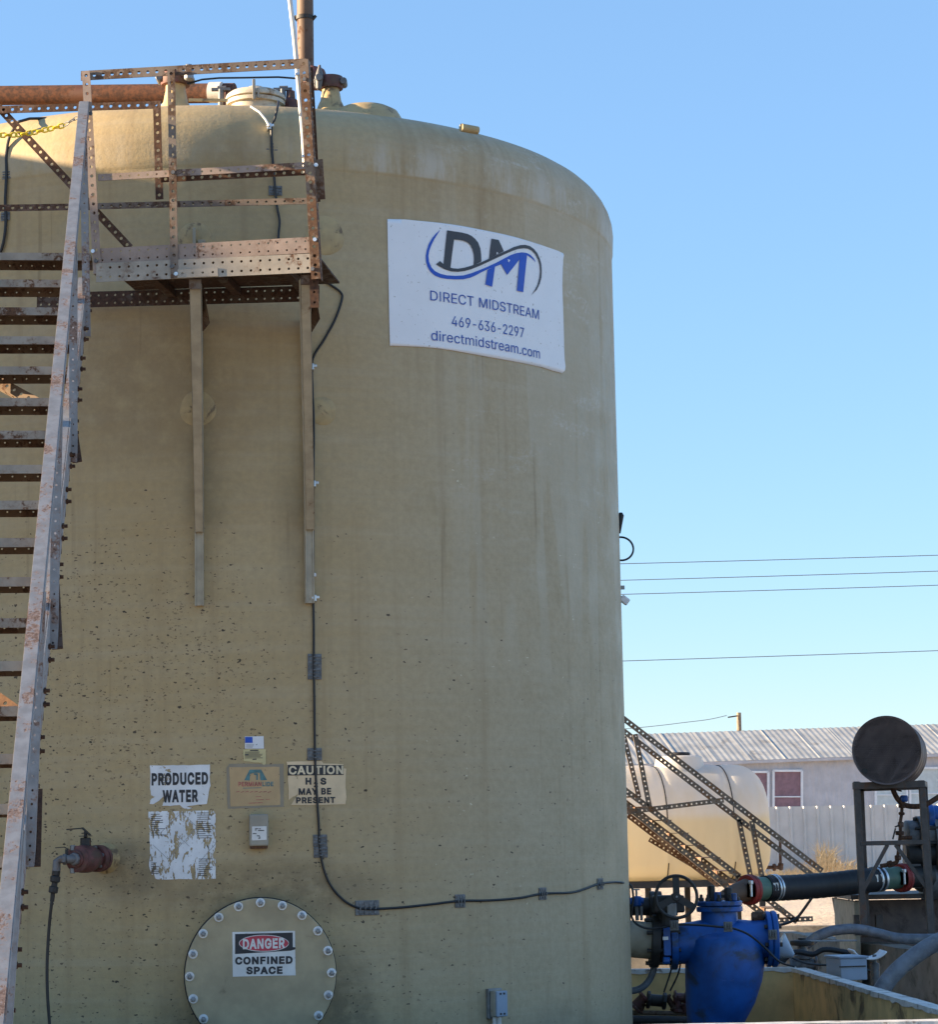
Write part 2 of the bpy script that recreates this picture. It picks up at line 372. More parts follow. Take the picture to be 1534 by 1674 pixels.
M['concrete'] = plain('dusty_concrete', (.24, .22, .19), .85, var=.25, scale=5, bump=.3, dirt=(.10, .085, .065), dirt_amt=.3)
M['wall_yellow'] = plain('stained_yellow_liner', (.68, .455, .19), .6, var=.22, scale=4, bump=.2, dirt=(.17, .105, .05), dirt_amt=.3)
M['wall_cap'] = plain('peeling_white_cap', (.62, .60, .57), .6, var=.15, scale=12, bump=.2, dirt=(.2, .16, .12), dirt_amt=.3)
M['siding'] = plain('white_siding', (.50, .485, .505), .6, var=.10, scale=3, bump=.05)
M['fence'] = plain('pale_sheet_metal', (.54, .535, .52), .5, var=.08, scale=3, bump=.03)
M['roof_metal'] = plain('weathered_roof_metal', (.42, .415, .39), .6, var=.15, scale=2.2, bump=.05, dirt=(.29, .275, .25), dirt_amt=.25)
M['curtain'] = plain('maroon_curtain', (.25, .15, .175), .8, var=.15)
M['blind'] = plain('pale_blind', (.55, .60, .60), .7, var=.08)
M['wood'] = plain('grey_wood', (.22, .17, .12), .8, var=.3)
M['wire'] = plain('aluminium_wire', (.16, .19, .22), .5, .3, var=.1, bump=0)
M['hose_grey'] = plain('grey_hose', (.145, .165, .20), .5, var=.3, scale=14, bump=.2, dirt=(.25, .24, .22), dirt_amt=.2)
M['drum'] = plain('dark_brown_drum', (.15, .108, .096), .55, var=.35, scale=5, bump=.12, dirt=(.05, .032, .027), dirt_amt=.35)
M['drum_head'] = plain('brown_drum_head', (.20, .15, .135), .5, var=.25, scale=3.5, bump=.15, dirt=(.10, .07, .06), dirt_amt=.3)
M['frame_steel'] = plain('dark_primer_steel', (.085, .07, .062), .6, var=.3, scale=12, dirt=(.12, .06, .035), dirt_amt=.25)

def poly_tank_mat():
    t = NT('translucent_polyethylene'); sep = t.n('ShaderNodeSeparateXYZ'); t.l(t.tc.outputs['Object'], sep.inputs[0])
    zz = t.math('ADD', sep.outputs[2], t.math('MULTIPLY', t.noise(t.tc.outputs['Object'], 2, 3), .03))
    liq = t.ramp(zz, .84, .70)
    c = t.mix(liq, (.80, .77, .72), (.80, .70, .48))
    c = t.mix(t.ramp(t.noise(t.scl(t.tc.outputs['Object'], (1.5, 1.5, .4)), 2.4, 5), .4, .75, 0, .3), c, (.66, .55, .33))
    t.fin(c, .45)
    tr = t.n('ShaderNodeBsdfTranslucent'); t.l(c, tr.inputs[0]); mx = t.n('ShaderNodeMixShader'); mx.inputs[0].default_value = .45
    t.l(t.b.outputs[0], mx.inputs[1]); t.l(tr.outputs[0], mx.inputs[2]); t.l(mx.outputs[0], t.out.inputs[0]); return t.m
M['poly'] = poly_tank_mat()
def ground_mat():
    t = NT('sandy_caliche'); P = t.tc.outputs['Object']
    c = t.mix(t.ramp(t.noise(P, .25, 8, .65), .3, .7), (.54, .43, .31), (.68, .57, .44))
    c = t.mix(t.ramp(t.noise(P, 3.5, 8, .7), .5, .75, 0, .6), c, (.26, .19, .125))
    vo = t.n('ShaderNodeTexVoronoi'); vo.inputs['Scale'].default_value = 14; t.l(P, vo.inputs['Vector'])
    c = t.mix(t.ramp(vo.outputs['Distance'], .25, .1, 0, .5), c, (.5, .44, .36))
    t.bump(t.math('ADD', t.noise(P, 1.6, 10, .7), t.math('MULTIPLY', t.noise(P, 9, 6, .7), .5)), .8, .10)
    return t.fin(c, .95)
M['ground'] = ground_mat()
M['shade_floor'] = plain('shade_toned_floor', (.085, .068, .05), .8, var=.4, scale=4, bump=.4, dirt=(.04, .033, .027), dirt_amt=.4)  # floor colour darkened to stand in for the shade round the strainer
M['shade_ground'] = plain('shade_toned_ground', (.27, .225, .165), .9, var=.3, scale=6, bump=.5, dirt=(.08, .065, .05), dirt_amt=.3)  # ground colour darkened to stand in for foreground shade
M['tape'] = plain('dusty_clear_tape', (.29, .245, .175), .5, var=.1, bump=0)
M['grass'] = plain('dry_grass', (.62, .46, .25), .8, var=.3, bump=0)

# ---------------------------------------------------------------- ground
def gz(x, y):
    k = min(1, max(0, (y-29)/24)); h = .62*k*k*(3-2*k)
    k2 = min(1, max(0, (y-54)/10)); h += .30*k2
    return h + (.03*math.sin(x*.9+y*.31)*math.sin(y*.57)+.012*math.sin(x*2.3-y*1.1))*min(1, max(0, (y-27)/4))
def rng(a, b, n): return [a+(b-a)*i/n for i in range(n+1)]
gx = [-900, -300, -80, -30]+rng(-14, 26, 80)+[40, 90, 300, 900]
gy = [-200, -30, 0, 8]+rng(12, 70, 116)+[90, 160, 400, 1500]
b = MB(); nx = len(gx)
b.add([(x, y, gz(x, y)) for y in gy for x in gx], [(j*nx+i, j*nx+i+1, (j+1)*nx+i+1, (j+1)*nx+i) for j in range(len(gy)-1) for i in range(nx-1)])
kind(b.build('ground', M['ground'], smooth=True), 'structure')

# ---------------------------------------------------------------- main tank
SH0, KR = 5.50, .30
def tank_profile(h0, top, R):
    pr = [(R, 0)]+[(R, h0*i/12) for i in range(1, 12)]
    pr += [(R, h0-.135), (R+.001, h0-.132), (R+.007, h0-.112), (R+.008, h0-.08), (R+.012, h0)]
    for i in range(1, 9):
        a = math.pi/2*i/8*.92; pr.append((R+.012-KR*(1-math.cos(a)), h0+KR*math.sin(a)))
    r1, z1 = pr[-1]
    for i in range(1, 9):
        k = i/8; pr.append((r1*(1-k) if i < 8 else 0.0, z1+(top-z1)*(1-(1-k)**1.6)))
    return pr
tank = thing('storage_tank', 'large olive tan fibreglass storage tank carrying the platform and white banner', 'tank', (TX, TY, 0))
MB().lathe(tank_profile(SH0, 6.12, TR), (TX, TY, 0), n=256, ref=(0, 1, 0)).build('shell', M['tank'], tank, smooth=30)
# round laminate patches behind the bracket fixings
for px, py, r in ((318, 392, 30), (531, 385, 34), (323, 668, 30), (527, 672, 24)):
    s0, z0 = sz(px, py); b = MB(); rr = r/300
    ring = []
    for k in range(28):
        a = 2*math.pi*k/28; ring.append((math.cos(a)*rr*(1+.05*math.sin(3*a+px)), math.sin(a)*rr))
    vs = [onT(s0, z0, .005)]+[onT(s0+a*.93, z0+c*.93, .005) for a, c in ring]+[onT(s0+a, z0+c, .0005) for a, c in ring]
    b.add(vs, [(0, 1+k, 1+(k+1) % 28) for k in range(28)]+[(1+k, 29+k, 29+(k+1) % 28, 1+(k+1) % 28) for k in range(28)])
    b.build('laminate_patch', M['tan'], tank, smooth=True)

# manway: neck, gasket, bolted cover
MA = R_(8.6); mn = V((math.sin(MA), -math.cos(MA), 0)); mt_ = V((math.cos(MA), math.sin(MA), 0)); mz = .905
mc = V((TX, TY, mz))+mn*TR
MB().cyl(mc-mn*.2, mc+mn*.062, .402, 64).build('manway_neck', M['tan'], tank, smooth=30)
MB().cyl(mc+mn*.063, mc+mn*.078, .409, 64).build('gasket', M['black'], tank, smooth=30)
cov = MB().cyl(mc+mn*.079, mc+mn*.108, .403, 72, .004).build('manway_cover', M['cover'], tank, smooth=30)
COVF = .1085
for k in range(20):
    a = 2*math.pi*k/20; p = mc+mn*COVF+(mt_*math.sin(a)+V((0, 0, 1))*math.cos(a))*.379
    bb = MB(); bb.lathe([(.025, 0), (.025, .003), (.0235, .0045), (.018, .0045), (.0165, .008), (.0165, .012), (.014, .0155)], p, mn, 20)
    nf = len(bb.f); bb.lathe([(.0135, .015), (.0135, .027), (.009, .031)], p, mn, 6)
    bo = bb.build('bolt', M['zinc'], cov, smooth=30); bo.data.materials.append(M['steel'])
    for i_ in range(nf, len(bo.data.polygons)): bo.data.polygons[i_].material_index = 1

# roof fittings
def roof_nozzle(px, d, wpx, ytop, ybot, wing):
    c0 = at(px, ybot+14, d); c1 = at(px, ytop, d); r = wpx/2/ppm(d)
    H = c1.z-c0.z; z0 = c0.z
    nz = MB().lathe([(r*1.9, -.05), (r*1.55, .02), (r*1.22, .055), (r*1.05, .11), (r, H*.6), (r, H)], V((c0.x, d, z0)), n=28).build('roof_nozzle', M['tan'], tank, smooth=True)
    cl = MB(); cl.lathe([(r*1.02, H-.045), (r*1.42, H-.045), (r*1.52, H-.03), (r*1.52, H+.012), (r*1.42, H+.028), (r*.9, H+.03)], V((c0.x, d, z0)), n=28)
    cl.build('pipe_coupling', M['redcast'], nz, smooth=35)
    for sg in (-1, 1):
        q = V((c0.x+sg*r*1.55, d-.01, z0+H-.01)); MB().cyl(q-V((.0, .05, 0)), q+V((0, .05, 0)), .021, 10, .004).build('coupling_bolt', M['grey_iron'], nz, smooth=35)
    if wing:
        q = V((c0.x-r*1.25, d-.075, z0+H)); b = MB()
        b.lathe([(.006, -.07), (.016, -.06), (.022, -.02), (.025, 0), (.021, .03), (.010, .065), (.007, .08)], q, (.05, -.1, 1), 12)
        b.cyl(q+V((0, -.03, 0)), q+V((0, .03, 0)), .024, 10, .004); b.build('latch', M['grey_iron'], nz, smooth=35)
    return V((c0.x, d, z0+H))
nl = roof_nozzle(287, 14.35, 34, 128, 168, False)
nr = roof_nozzle(541, 14.35, 29, 134, 166, True)
q = V((nl.x+.09, 14.25, nl.z+.005)); MB().cyl(q-V((0, 0, .05)), q+V((0, 0, .045)), .028, 10, .008).cyl(q-V((.05, 0, 0)), q+V((.03, 0, 0)), .02, 10, .004).build('junction_fitting', M['steel'], tank, smooth=35)
# thief hatch
hd = 14.15; hc = at(418, 176, hd); s_ = ppm(hd)
hx = MB(); hx.lathe([(.150, -.06), (.150, .005), (.172, .008), (.172, .030), (.135, .033), (.135, .05)], hc, n=40)
hat = hx.build('roof_hatch', M['cream'], tank, smooth=35)
lid = MB().lathe([(.168, .036), (.177, .040), (.178, .052), (.172, .066), (.152, .082), (.115, .094), (.07, .101), (.054, .103), (.050, .118), (.044, .122), (0, .123)], hc, n=40).build('hatch_lid', M['cream'], hat, smooth=50)
MB().box(hc+V((.005, -.182, .055)), (.008, 0, 0), (0, .010, 0), (0, 0, .06)).box(hc+V((.03, -.178, .035)), (.006, 0, 0), (0, .006, 0), (0, 0, .03)).build('hatch_latch', M['grey_box'], hat, bevel=.002)
for dx, yy in ((-.21, 0), (.155, .02)):
    q = hc+V((dx, .05+yy, .085)); b = MB(); b.bar(q+V((-.055, 0, .045)), q+V((.055, 0, .045)), .022, .016); b.cyl(q+V((0, 0, -.06)), q+V((0, 0, .045)), .017, 10)
    b.cyl(q+V((.03, 0, .055)), q+V((-.02, 0, .055)), .012, 8); b.build('hatch_hinge', M['grey_iron'], hat, smooth=35)
for dx in (-.165, .20):
    q = hc+V((dx, .08, .0)); MB().lathe([(.045, -.05), (.045, .06), (.028, .075), (.025, .12)], q, n=16).build('vent_elbow', M['redcast'], hat, smooth=35)
MB().tube([at(306, 137, 14.3), at(330, 130, 14.3), at(358, 127.5, 14.3), at(400, 127, 14.3), at(455, 126, 14.3), at(482, 128, 14.3), at(512, 132, 14.3)], .006, 6).build('hatch_wire', M['cable'], tank, smooth=True)
MB().bar(at(308, 163.5, 13.9), at(372, 164, 13.9), .012, .016).build('roof_strip', M['tan'], tank)
b = MB(); p0, p1 = at(754, 203.5, 13.99), at(781, 208.5, 14.05)
b.tube([p0+V((0, 0, -.018)), p1+V((0, 0, -.018))], .024, 14); b.build('lifting_lug', M['tan'], tank, smooth=40)
b = MB(); hcn = at(598, 181.5, 14.2)
b.lathe([(.24, -.10), (.19, -.015), (.14, .012), (.06, .020), (0, .021)], hcn, n=32); b.build('roof_hump', M['tan'], tank, smooth=True)

# left side nozzle and right side nozzle with flange stay with the tank
s0, z0 = sz(172, 1403); vn = onT(s0, z0)
va = s0/TR; vN = V((math.sin(va), -math.cos(va), 0)); vT = V((math.cos(va), math.sin(va), 0))
MB().lathe([(.088, -.03), (.082, .006), (.064, .022), (.054, .04), (.053, .13)], vn, vN, 28).build('side_nozzle', M['tan'], tank, smooth=True)

# ---------------------------------------------------------------- decals on the tank
# letter outlines drawn for the signs, 1000 units to the em: (advance, loops)
G={'-':(453,['337,244 337,188 114,188 114,244']),'.':(188,['95,-4 78,-1 63,9 53,24 50,41 53,59 63,73 78,83 95,87 113,83 128,73 138,59 141,41 138,24 128,9 113,-1']),'2':(453,['64,0 64,47 234,229 261,257 282,282 299,305 311,327 318,348 320,371 317,397 308,419 293,436 273,449 250,457 224,460 196,457 172,447 153,433 139,413 130,390 127,362 66,362 71,405 86,442 111,473 143,496 182,511 225,516 268,511 306,497 337,474 361,445 376,411 381,372 378,345 371,318 357,290 336,259 306,223 267,180 153,60 389,57 389,0']),'3':(453,['218,-7 173,-3 133,10 98,30 70,57 52,91 44,132 109,132 115,107 126,87 144,71 165,59 191,52 219,50 248,53 275,61 297,74 315,93 325,116 329,145 326,172 316,196 299,217 275,234 242,244 201,248 157,248 157,299 288,448 288,452 70,452 70,509 372,509 372,461 211,278 211,289 264,288 308,276 344,253 371,222 387,186 393,145 387,103 370,66 344,36 309,12 266,-2']),'4':(453,['40,105 40,158 247,509 311,509 109,166 413,163 413,105','282,0 282,121 282,146 282,318 343,318 343,0']),'6':(453,['226,-7 182,-1 142,15 109,40 84,74 69,115 64,162 68,199 80,239 102,285 137,340 252,509 322,509 151,261 145,261 154,275 165,288 179,299 196,307 214,312 235,314 278,309 316,295 346,271 370,240 384,201 389,157 384,112 368,73 343,39 310,14 271,-2','226,48 254,52 279,63 299,79 314,101 324,128 327,157 324,187 314,213 299,235 279,251 254,262 226,265 198,262 174,252 153,235 138,214 128,188 125,158 128,128 138,102 153,79 174,63 198,52']),'7':(453,['97,0 323,448 323,452 62,452 62,509 391,509 391,449 165,0']),'9':(453,['226,516 271,510 310,494 343,468 368,434 384,393 389,347 385,309 373,270 350,224 315,168 200,0 130,0 301,248 307,248 299,234 287,221 273,210 257,202 238,196 218,195 175,199 137,214 106,237 83,269 68,307 64,352 69,397 85,436 110,469 143,494 182,510','226,460 199,457 174,446 154,429 138,407 129,381 125,352 129,322 138,295 154,274 174,257 199,247 226,243 254,247 279,257 299,273 314,295 324,321 327,350 324,381 314,407 299,429 279,446 254,457']),'A':(480,['16,0 201,509 276,509 463,0 395,0 287,302 276,334 264,372 250,420 232,478 245,478 228,419 213,371 201,333 191,302 85,0','110,142 110,199 370,199 370,142']),'B':(456,['60,0 60,509 241,509 289,504 329,491 359,469 381,442 394,410 398,374 395,344 387,320 373,301 356,286 336,275 315,267 315,262 339,257 363,245 385,227 402,203 414,173 418,136 413,100 400,67 377,39 344,18 301,4 247,0','125,57 245,57 296,63 330,80 349,105 355,137 352,161 342,184 327,203 306,218 279,228 248,231 125,231','125,285 238,285 265,288 288,296 308,309 323,326 333,348 336,372 330,403 313,429 283,446 240,452 125,452']),'C':(510,['267,-7 205,1 150,25 104,63 70,115 48,179 40,254 48,329 70,393 104,445 150,484 205,508 267,516 305,513 340,504 373,490 402,471 427,447 448,418 463,385 473,348 408,348 401,373 389,395 375,413 357,428 337,440 315,449 292,454 267,456 223,450 184,432 150,403 125,364 109,314 103,254 109,194 125,145 151,105 184,76 223,59 267,53 292,55 315,60 337,69 357,81 375,96 389,114 401,136 408,160 473,160 463,124 448,91 428,62 402,38 373,19 341,5 305,-4']),'D':(502,['219,0 96,0 96,57 215,57 272,63 318,81 354,110 379,149 394,198 399,255 394,312 379,361 354,399 320,428 275,446 221,452 93,452 93,509 225,509 294,501 353,478 399,441 433,391 455,329 462,255 455,181 433,119 398,68 351,31 291,8','125,509 125,0 60,0 60,509']),'E':(419,['60,0 60,509 372,509 372,452 125,452 125,286 355,286 355,229 125,229 125,57 375,57 375,0']),'F':(410,['60,0 60,509 369,509 369,452 125,452 125,278 346,278 346,221 125,221 125,0']),'G':(520,['269,-7 205,1 149,25 104,64 69,116 47,179 40,254 47,329 69,393 103,445 149,484 203,508 265,516 304,513 340,504 374,489 403,469 429,445 449,416 465,384 474,349 408,349 399,372 387,393 373,411 356,427 337,439 315,448 291,454 265,456 222,450 183,432 150,404 125,364 109,314 103,254 109,194 125,145 151,105 184,76 224,59 269,53 309,57 345,71 374,93 396,123 410,160 415,202 434,199 283,199 283,256 478,256 478,200 471,141 451,91 419,50 377,19 326,0']),'H':(517,['60,0 60,509 125,509 125,289 392,289 392,509 457,509 457,0 392,0 392,232 125,232 125,0']),'I':(200,['70,0 130,0 130,509 70,509']),'L':(393,['60,0 60,509 125,509 125,57 361,57 361,0']),'M':(628,['60,0 60,509 152,509 277,187 282,174 287,159 293,141 299,123 305,103 311,84 317,65 322,49 307,49 312,65 318,83 324,102 330,121 336,140 342,158 348,174 352,187 476,509 568,509 568,0 504,0 504,291 504,308 504,327 505,347 505,369 506,391 506,413 507,435 507,457 513,457 505,433 498,409 490,386 482,363 474,341 467,322 461,305 456,291 342,0 286,0 170,291 165,304 159,321 152,340 145,361 137,384 129,408 121,432 112,457 119,457 119,437 120,416 120,394 121,372 121,350 122,328 122,309 122,291 122,0']),'N':(523,['60,0 60,509 136,509 343,183 352,169 363,151 375,130 388,107 401,82 414,55 405,54 402,81 401,108 400,134 399,157 399,178 399,195 399,509 463,509 463,0 387,0 202,290 190,310 177,331 164,354 148,381 130,413 108,452 119,454 121,417 122,384 123,354 124,328 125,307 125,291 125,0']),'O':(533,['267,-7 205,1 150,25 105,63 70,115 48,179 40,254 48,329 70,393 105,445 150,484 205,508 267,516 329,508 384,484 429,445 464,393 486,329 493,254 486,179 464,115 429,63 384,25 329,1','267,53 310,59 349,76 383,105 408,144 425,194 430,254 425,314 408,365 383,404 349,433 310,450 267,456 223,450 184,433 151,404 125,364 109,314 103,254 109,194 125,144 151,105 184,76 223,59']),'P':(445,['60,0 60,509 235,509 289,503 332,487 366,462 390,430 404,391 409,348 404,304 390,265 366,233 332,207 289,191 235,186 109,186 109,242 233,242 269,246 297,256 318,272 333,294 342,319 344,348 342,376 333,402 318,423 297,439 268,449 232,452 125,452 125,0']),'R':(449,['60,0 60,509 236,509 290,504 333,489 367,465 390,433 405,395 409,352 405,309 390,271 367,240 333,217 289,203 236,198 96,198 96,255 234,255 269,258 298,267 319,281 334,300 342,324 345,352 342,380 334,405 319,425 298,440 269,449 233,452 125,452 125,0','353,0 230,229 303,229 428,0']),'S':(447,['224,-9 172,-4 128,9 91,31 64,60 46,96 38,137 104,137 110,110 123,88 142,71 166,59 194,52 224,49 257,52 286,60 311,74 329,92 341,114 346,139 342,161 332,179 316,193 296,205 272,214 245,222 184,239 128,260 86,289 60,326 52,372 58,413 75,448 102,476 138,498 180,511 227,516 275,511 316,498 351,476 377,449 394,415 401,378 337,378 326,412 302,437 267,453 225,459 194,456 167,448 145,435 129,418 118,398 115,376 119,352 131,334 148,319 169,308 191,300 212,293 264,279 287,272 312,264 336,252 359,238 379,220 395,198 405,171 408,139 403,99 386,64 360,34 323,11 278,-4']),'T':(449,['32,452 32,509 417,509 417,452 257,452 257,0 193,0 193,452']),'U':(517,['259,-8 203,-2 154,15 114,43 85,80 66,124 60,173 60,509 124,509 124,178 128,144 141,113 160,87 187,68 220,56 259,52 298,56 331,68 357,87 377,113 389,144 393,178 393,509 457,509 457,173 451,124 433,80 403,43 363,15 315,-2']),'W':(686,['155,0 16,509 82,509 163,196 170,171 175,145 181,120 187,94 192,67 197,40 189,40 194,67 200,94 205,120 211,145 218,171 224,196 306,509 380,509 462,196 468,171 474,145 480,120 486,94 492,67 497,40 488,40 493,67 499,94 504,120 510,145 517,171 523,196 603,509 670,509 530,0 455,0 368,323 359,356 351,391 344,431 336,475 350,475 342,433 335,395 327,359 318,323 230,0']),'Y':(472,['203,0 203,208 16,509 91,509 192,344 208,318 222,292 236,264 250,230 224,230 237,265 251,293 265,318 280,344 381,509 455,509 268,208 268,0']),'a':(389,['160,-9 126,-5 94,5 68,22 48,45 35,73 30,108 34,138 43,161 58,179 78,193 100,203 125,211 152,216 178,220 209,224 234,227 252,230 265,235 273,243 276,255 273,279 267,297 256,311 240,322 220,329 196,331 171,329 149,322 132,313 118,301 107,288 100,274 41,291 57,322 79,346 104,364 133,375 163,382 194,384 215,383 239,379 263,372 286,360 306,343 322,320 333,290 337,251 337,0 277,0 277,52 272,52 264,38 252,25 236,12 215,1 190,-6','170,45 202,49 228,59 248,74 263,93 272,115 276,138 276,190 270,186 259,182 246,179 231,176 216,173 200,171 186,169 175,168 154,164 134,159 117,150 103,139 95,124 92,105 94,87 102,72 114,61 130,52 149,47']),'c':(396,['207,-8 159,-2 117,16 82,46 56,85 40,133 34,187 40,243 56,291 82,330 117,360 159,378 207,384 234,383 260,377 284,368 305,356 324,341 340,322 353,301 362,277 303,262 298,276 290,289 281,301 270,311 257,319 242,325 226,329 207,330 173,325 145,310 124,287 108,258 99,224 96,187 99,151 108,117 124,89 145,66 173,51 207,46 226,48 243,52 258,58 271,66 282,76 292,89 299,102 304,117 363,102 354,78 341,56 325,37 306,21 285,9 261,-1 235,-6']),'d':(424,['195,-8 151,-2 111,16 79,45 55,84 39,133 34,189 39,245 55,293 79,332 112,361 151,378 196,384 228,381 253,373 272,360 287,346 298,331 306,319 311,319 311,509 372,509 372,0 313,0 313,59 307,59 298,46 287,31 272,17 252,4 227,-5','205,47 236,51 263,65 284,86 299,115 309,150 312,189 309,229 300,263 284,291 263,312 237,325 205,330 172,325 145,311 124,290 108,261 99,227 96,189 99,151 109,117 124,88 145,66 172,51']),'e':(404,['212,-8 161,-2 117,16 82,46 56,85 40,132 34,187 39,242 55,290 81,329 115,359 157,378 205,384 236,382 266,374 294,361 319,341 341,315 357,282 368,242 371,194 371,169 75,169 75,221 338,221 310,202 307,237 298,269 283,294 263,314 237,326 205,330 173,326 146,313 125,294 109,270 99,241 96,211 96,178 100,139 110,106 128,80 151,61 179,50 212,46 234,48 254,53 271,61 285,73 297,88 306,105 365,91 353,63 335,39 311,19 283,4 249,-5']),'i':(167,['53,0 53,379 114,379 114,0','84,443 67,446 54,455 44,468 41,483 44,499 54,512 67,521 84,524 100,521 114,512 123,499 126,483 123,468 114,455 100,446']),'m':(610,['53,0 53,379 112,379 112,295 108,295 118,323 132,346 151,363 172,376 195,384 219,386 257,380 287,361 309,331 321,295 312,295 322,321 337,343 357,361 381,375 407,383 437,386 468,383 497,372 522,354 541,328 553,296 557,255 557,0 496,0 496,254 490,289 473,313 447,326 419,330 395,328 374,320 358,307 345,290 338,270 335,247 335,0 274,0 274,260 269,288 253,311 229,326 199,330 178,328 158,320 140,307 126,289 117,266 114,238 114,0']),'o':(415,['207,-8 159,-2 117,16 82,46 56,85 40,133 34,187 40,243 56,291 82,330 117,360 159,378 207,384 256,378 299,360 333,330 359,291 376,243 381,187 376,133 359,85 333,46 299,16 256,-2','207,46 242,51 270,66 292,89 307,117 316,151 319,187 316,224 307,258 292,287 270,310 242,325 207,330 173,325 145,310 124,287 108,258 99,224 96,187 99,151 108,117 124,89 145,66 173,51']),'r':(259,['53,0 53,379 112,379 112,321 130,347 152,367 181,380 213,385 221,385 229,384 237,384 243,384 243,322 239,323 230,324 219,325 207,326 182,323 159,315 140,301 126,284 117,262 114,237 114,0']),'s':(365,['182,-8 145,-5 112,3 84,18 62,38 45,63 36,94 94,107 105,79 124,60 150,49 181,45 217,50 244,62 262,81 268,103 265,121 254,136 237,147 212,155 149,170 104,186 72,208 53,237 47,274 51,305 65,332 87,354 115,370 149,381 187,384 223,381 254,372 279,358 299,339 314,316 324,290 268,277 258,298 243,316 219,328 187,333 156,329 131,317 114,299 109,277 112,258 124,243 144,232 172,223 229,209 275,194 306,171 325,142 331,107 326,75 312,47 290,24 260,6 223,-5']),'t':(227,['204,379 204,327 6,327 6,379','65,471 126,471 126,98 128,76 136,61 150,53 170,50 177,50 185,51 194,52 202,54 213,2 203,-1 192,-3 180,-4 168,-4 125,2 92,21 72,52 65,93'])}
def area(l): return sum(l[i][0]*l[(i+1) % len(l)][1]-l[(i+1) % len(l)][0]*l[i][1] for i in range(len(l)))/2
def slabs(loops, step=None):
    """non-zero winding fill of 2-D loops as quads between vertical cuts: exact, and fine enough to wrap round the tank"""
    E_ = []
    for l in loops:
        for i in range(len(l)):
            a, c = l[i], l[(i+1) % len(l)]
            if abs(a[0]-c[0]) > 1e-9: E_.append((a, c, 1) if a[0] < c[0] else (c, a, -1))
    xs = {q[0] for l in loops for q in l}
    for i in range(len(E_)):
        (x0, y0), (x1, y1), _ = E_[i]; m0 = (y1-y0)/(x1-x0)
        for j in range(i):
            (u0, v0), (u1, v1), _ = E_[j]
            if u0 >= x1 or x0 >= u1: continue
            m1 = (v1-v0)/(u1-u0)
            if abs(m0-m1) < 1e-12: continue
            x = (v0-m1*u0-y0+m0*x0)/(m0-m1)
            if max(x0, u0) < x < min(x1, u1): xs.add(x)
    if step:
        x = min(xs)+step
        while x < max(xs): xs.add(x); x += step
    xs = sorted(xs); vs, fs = [], []; tol = (xs[-1]-xs[0])*1e-6
    for xa, xb in zip(xs[:-1], xs[1:]):
        if xb-xa < tol: continue
        xm = (xa+xb)/2; f = lambda e, x: e[0][1]+(e[1][1]-e[0][1])*(x-e[0][0])/(e[1][0]-e[0][0])
        cr = sorted(((f(e, xm), e) for e in E_ if e[0][0] <= xm < e[1][0]), key=lambda t: t[0]); w = 0; st = None
        for y, e in cr:
            w2 = w+e[2]
            if w == 0 and w2 != 0: st = e
            elif w != 0 and w2 == 0:
                n = len(vs); vs += [(xa, f(st, xa)), (xb, f(st, xb)), (xb, f(e, xb)), (xa, f(e, xa))]; fs.append((n, n+1, n+2, n+3))
            w = w2
    return vs, fs
def text_mesh(body, bold=0.0):
    vs, fs, X = [], [], 0.0
    for ch_ in body:
        if ch_ == ' ': X += 230+bold*1000*1.2; continue
        adv, raw = G[ch_]; L = [[tuple(map(float, q.split(','))) for q in l.split()] for l in raw]
        if ch_ == 'I': L = [l[::-1] for l in L]
        if bold:
            out = []
            for l in L:
                n = len(l); r = []
                for i in range(n):
                    a, c, e = V((*l[i-1], 0)), V((*l[i], 0)), V((*l[(i+1) % n], 0)); d0 = (c-a).normalized(); d1 = (e-c).normalized()
                    n0 = V((-d0.y, d0.x, 0)); n1 = V((-d1.y, d1.x, 0)); m_ = n0+n1; k = bold*1000/max(.6, 1+n0.dot(n1))
                    r.append((c.x+m_.x*k, c.y+m_.y*k))
                out.append(r)
            L = out
        v, f = slabs(L); n = len(vs)
        vs += [((x+X)/1000, y/1000) for x, y in v]; fs += [tuple(i+n for i in q) for q in f]
        X += adv+bold*1000*1.7
    return vs, fs
CAPH = .509
def tank_text(b, body, pl, pr, cap_px, off, bold=0.0):
    """text whose baseline runs between two photo points on the tank wall"""
    vs, fs = text_mesh(body, bold); x0 = min(x for x, y in vs); x1 = max(x for x, y in vs)
    a, c = sz(*pl), sz(*pr); mid = ((pl[0]+pr[0])/2, (pl[1]+pr[1])/2); cap = sz(*mid)[1]
    h = sz(mid[0], mid[1]-cap_px)[1]-cap
    b.add([onT(a[0]+(c[0]-a[0])*(x-x0)/(x1-x0), a[1]+(c[1]-a[1])*(x-x0)/(x1-x0)+y/CAPH*h, off) for x, y in vs], fs)
def dense(pts, n=6):
    out = []
    for i, p in enumerate(pts):
        q = pts[(i+1) % len(pts)]
        for k in range(n): out.append((p[0]+(q[0]-p[0])*k/n, p[1]+(q[1]-p[1])*k/n))
    return out
def jag(pts, n=10, amp=1.0):
    return [(x+random.uniform(-amp, amp), y+random.uniform(-amp, amp)) for x, y in dense(pts, n)]
def tess(pts2):
    """triangulate a simple 2-D polygon"""
    from mathutils.geometry import tessellate_polygon
    return tessellate_polygon([[V((x, y, 0)) for x, y in pts2]])
def tank_sheet(b, outline_px, off):
    """thin sheet hugging the tank wall with an arbitrary pixel outline"""
    vs, fs = slabs([[sz(*p) for p in outline_px]], .05); b.add([onT(x, z, off) for x, z in vs], fs)
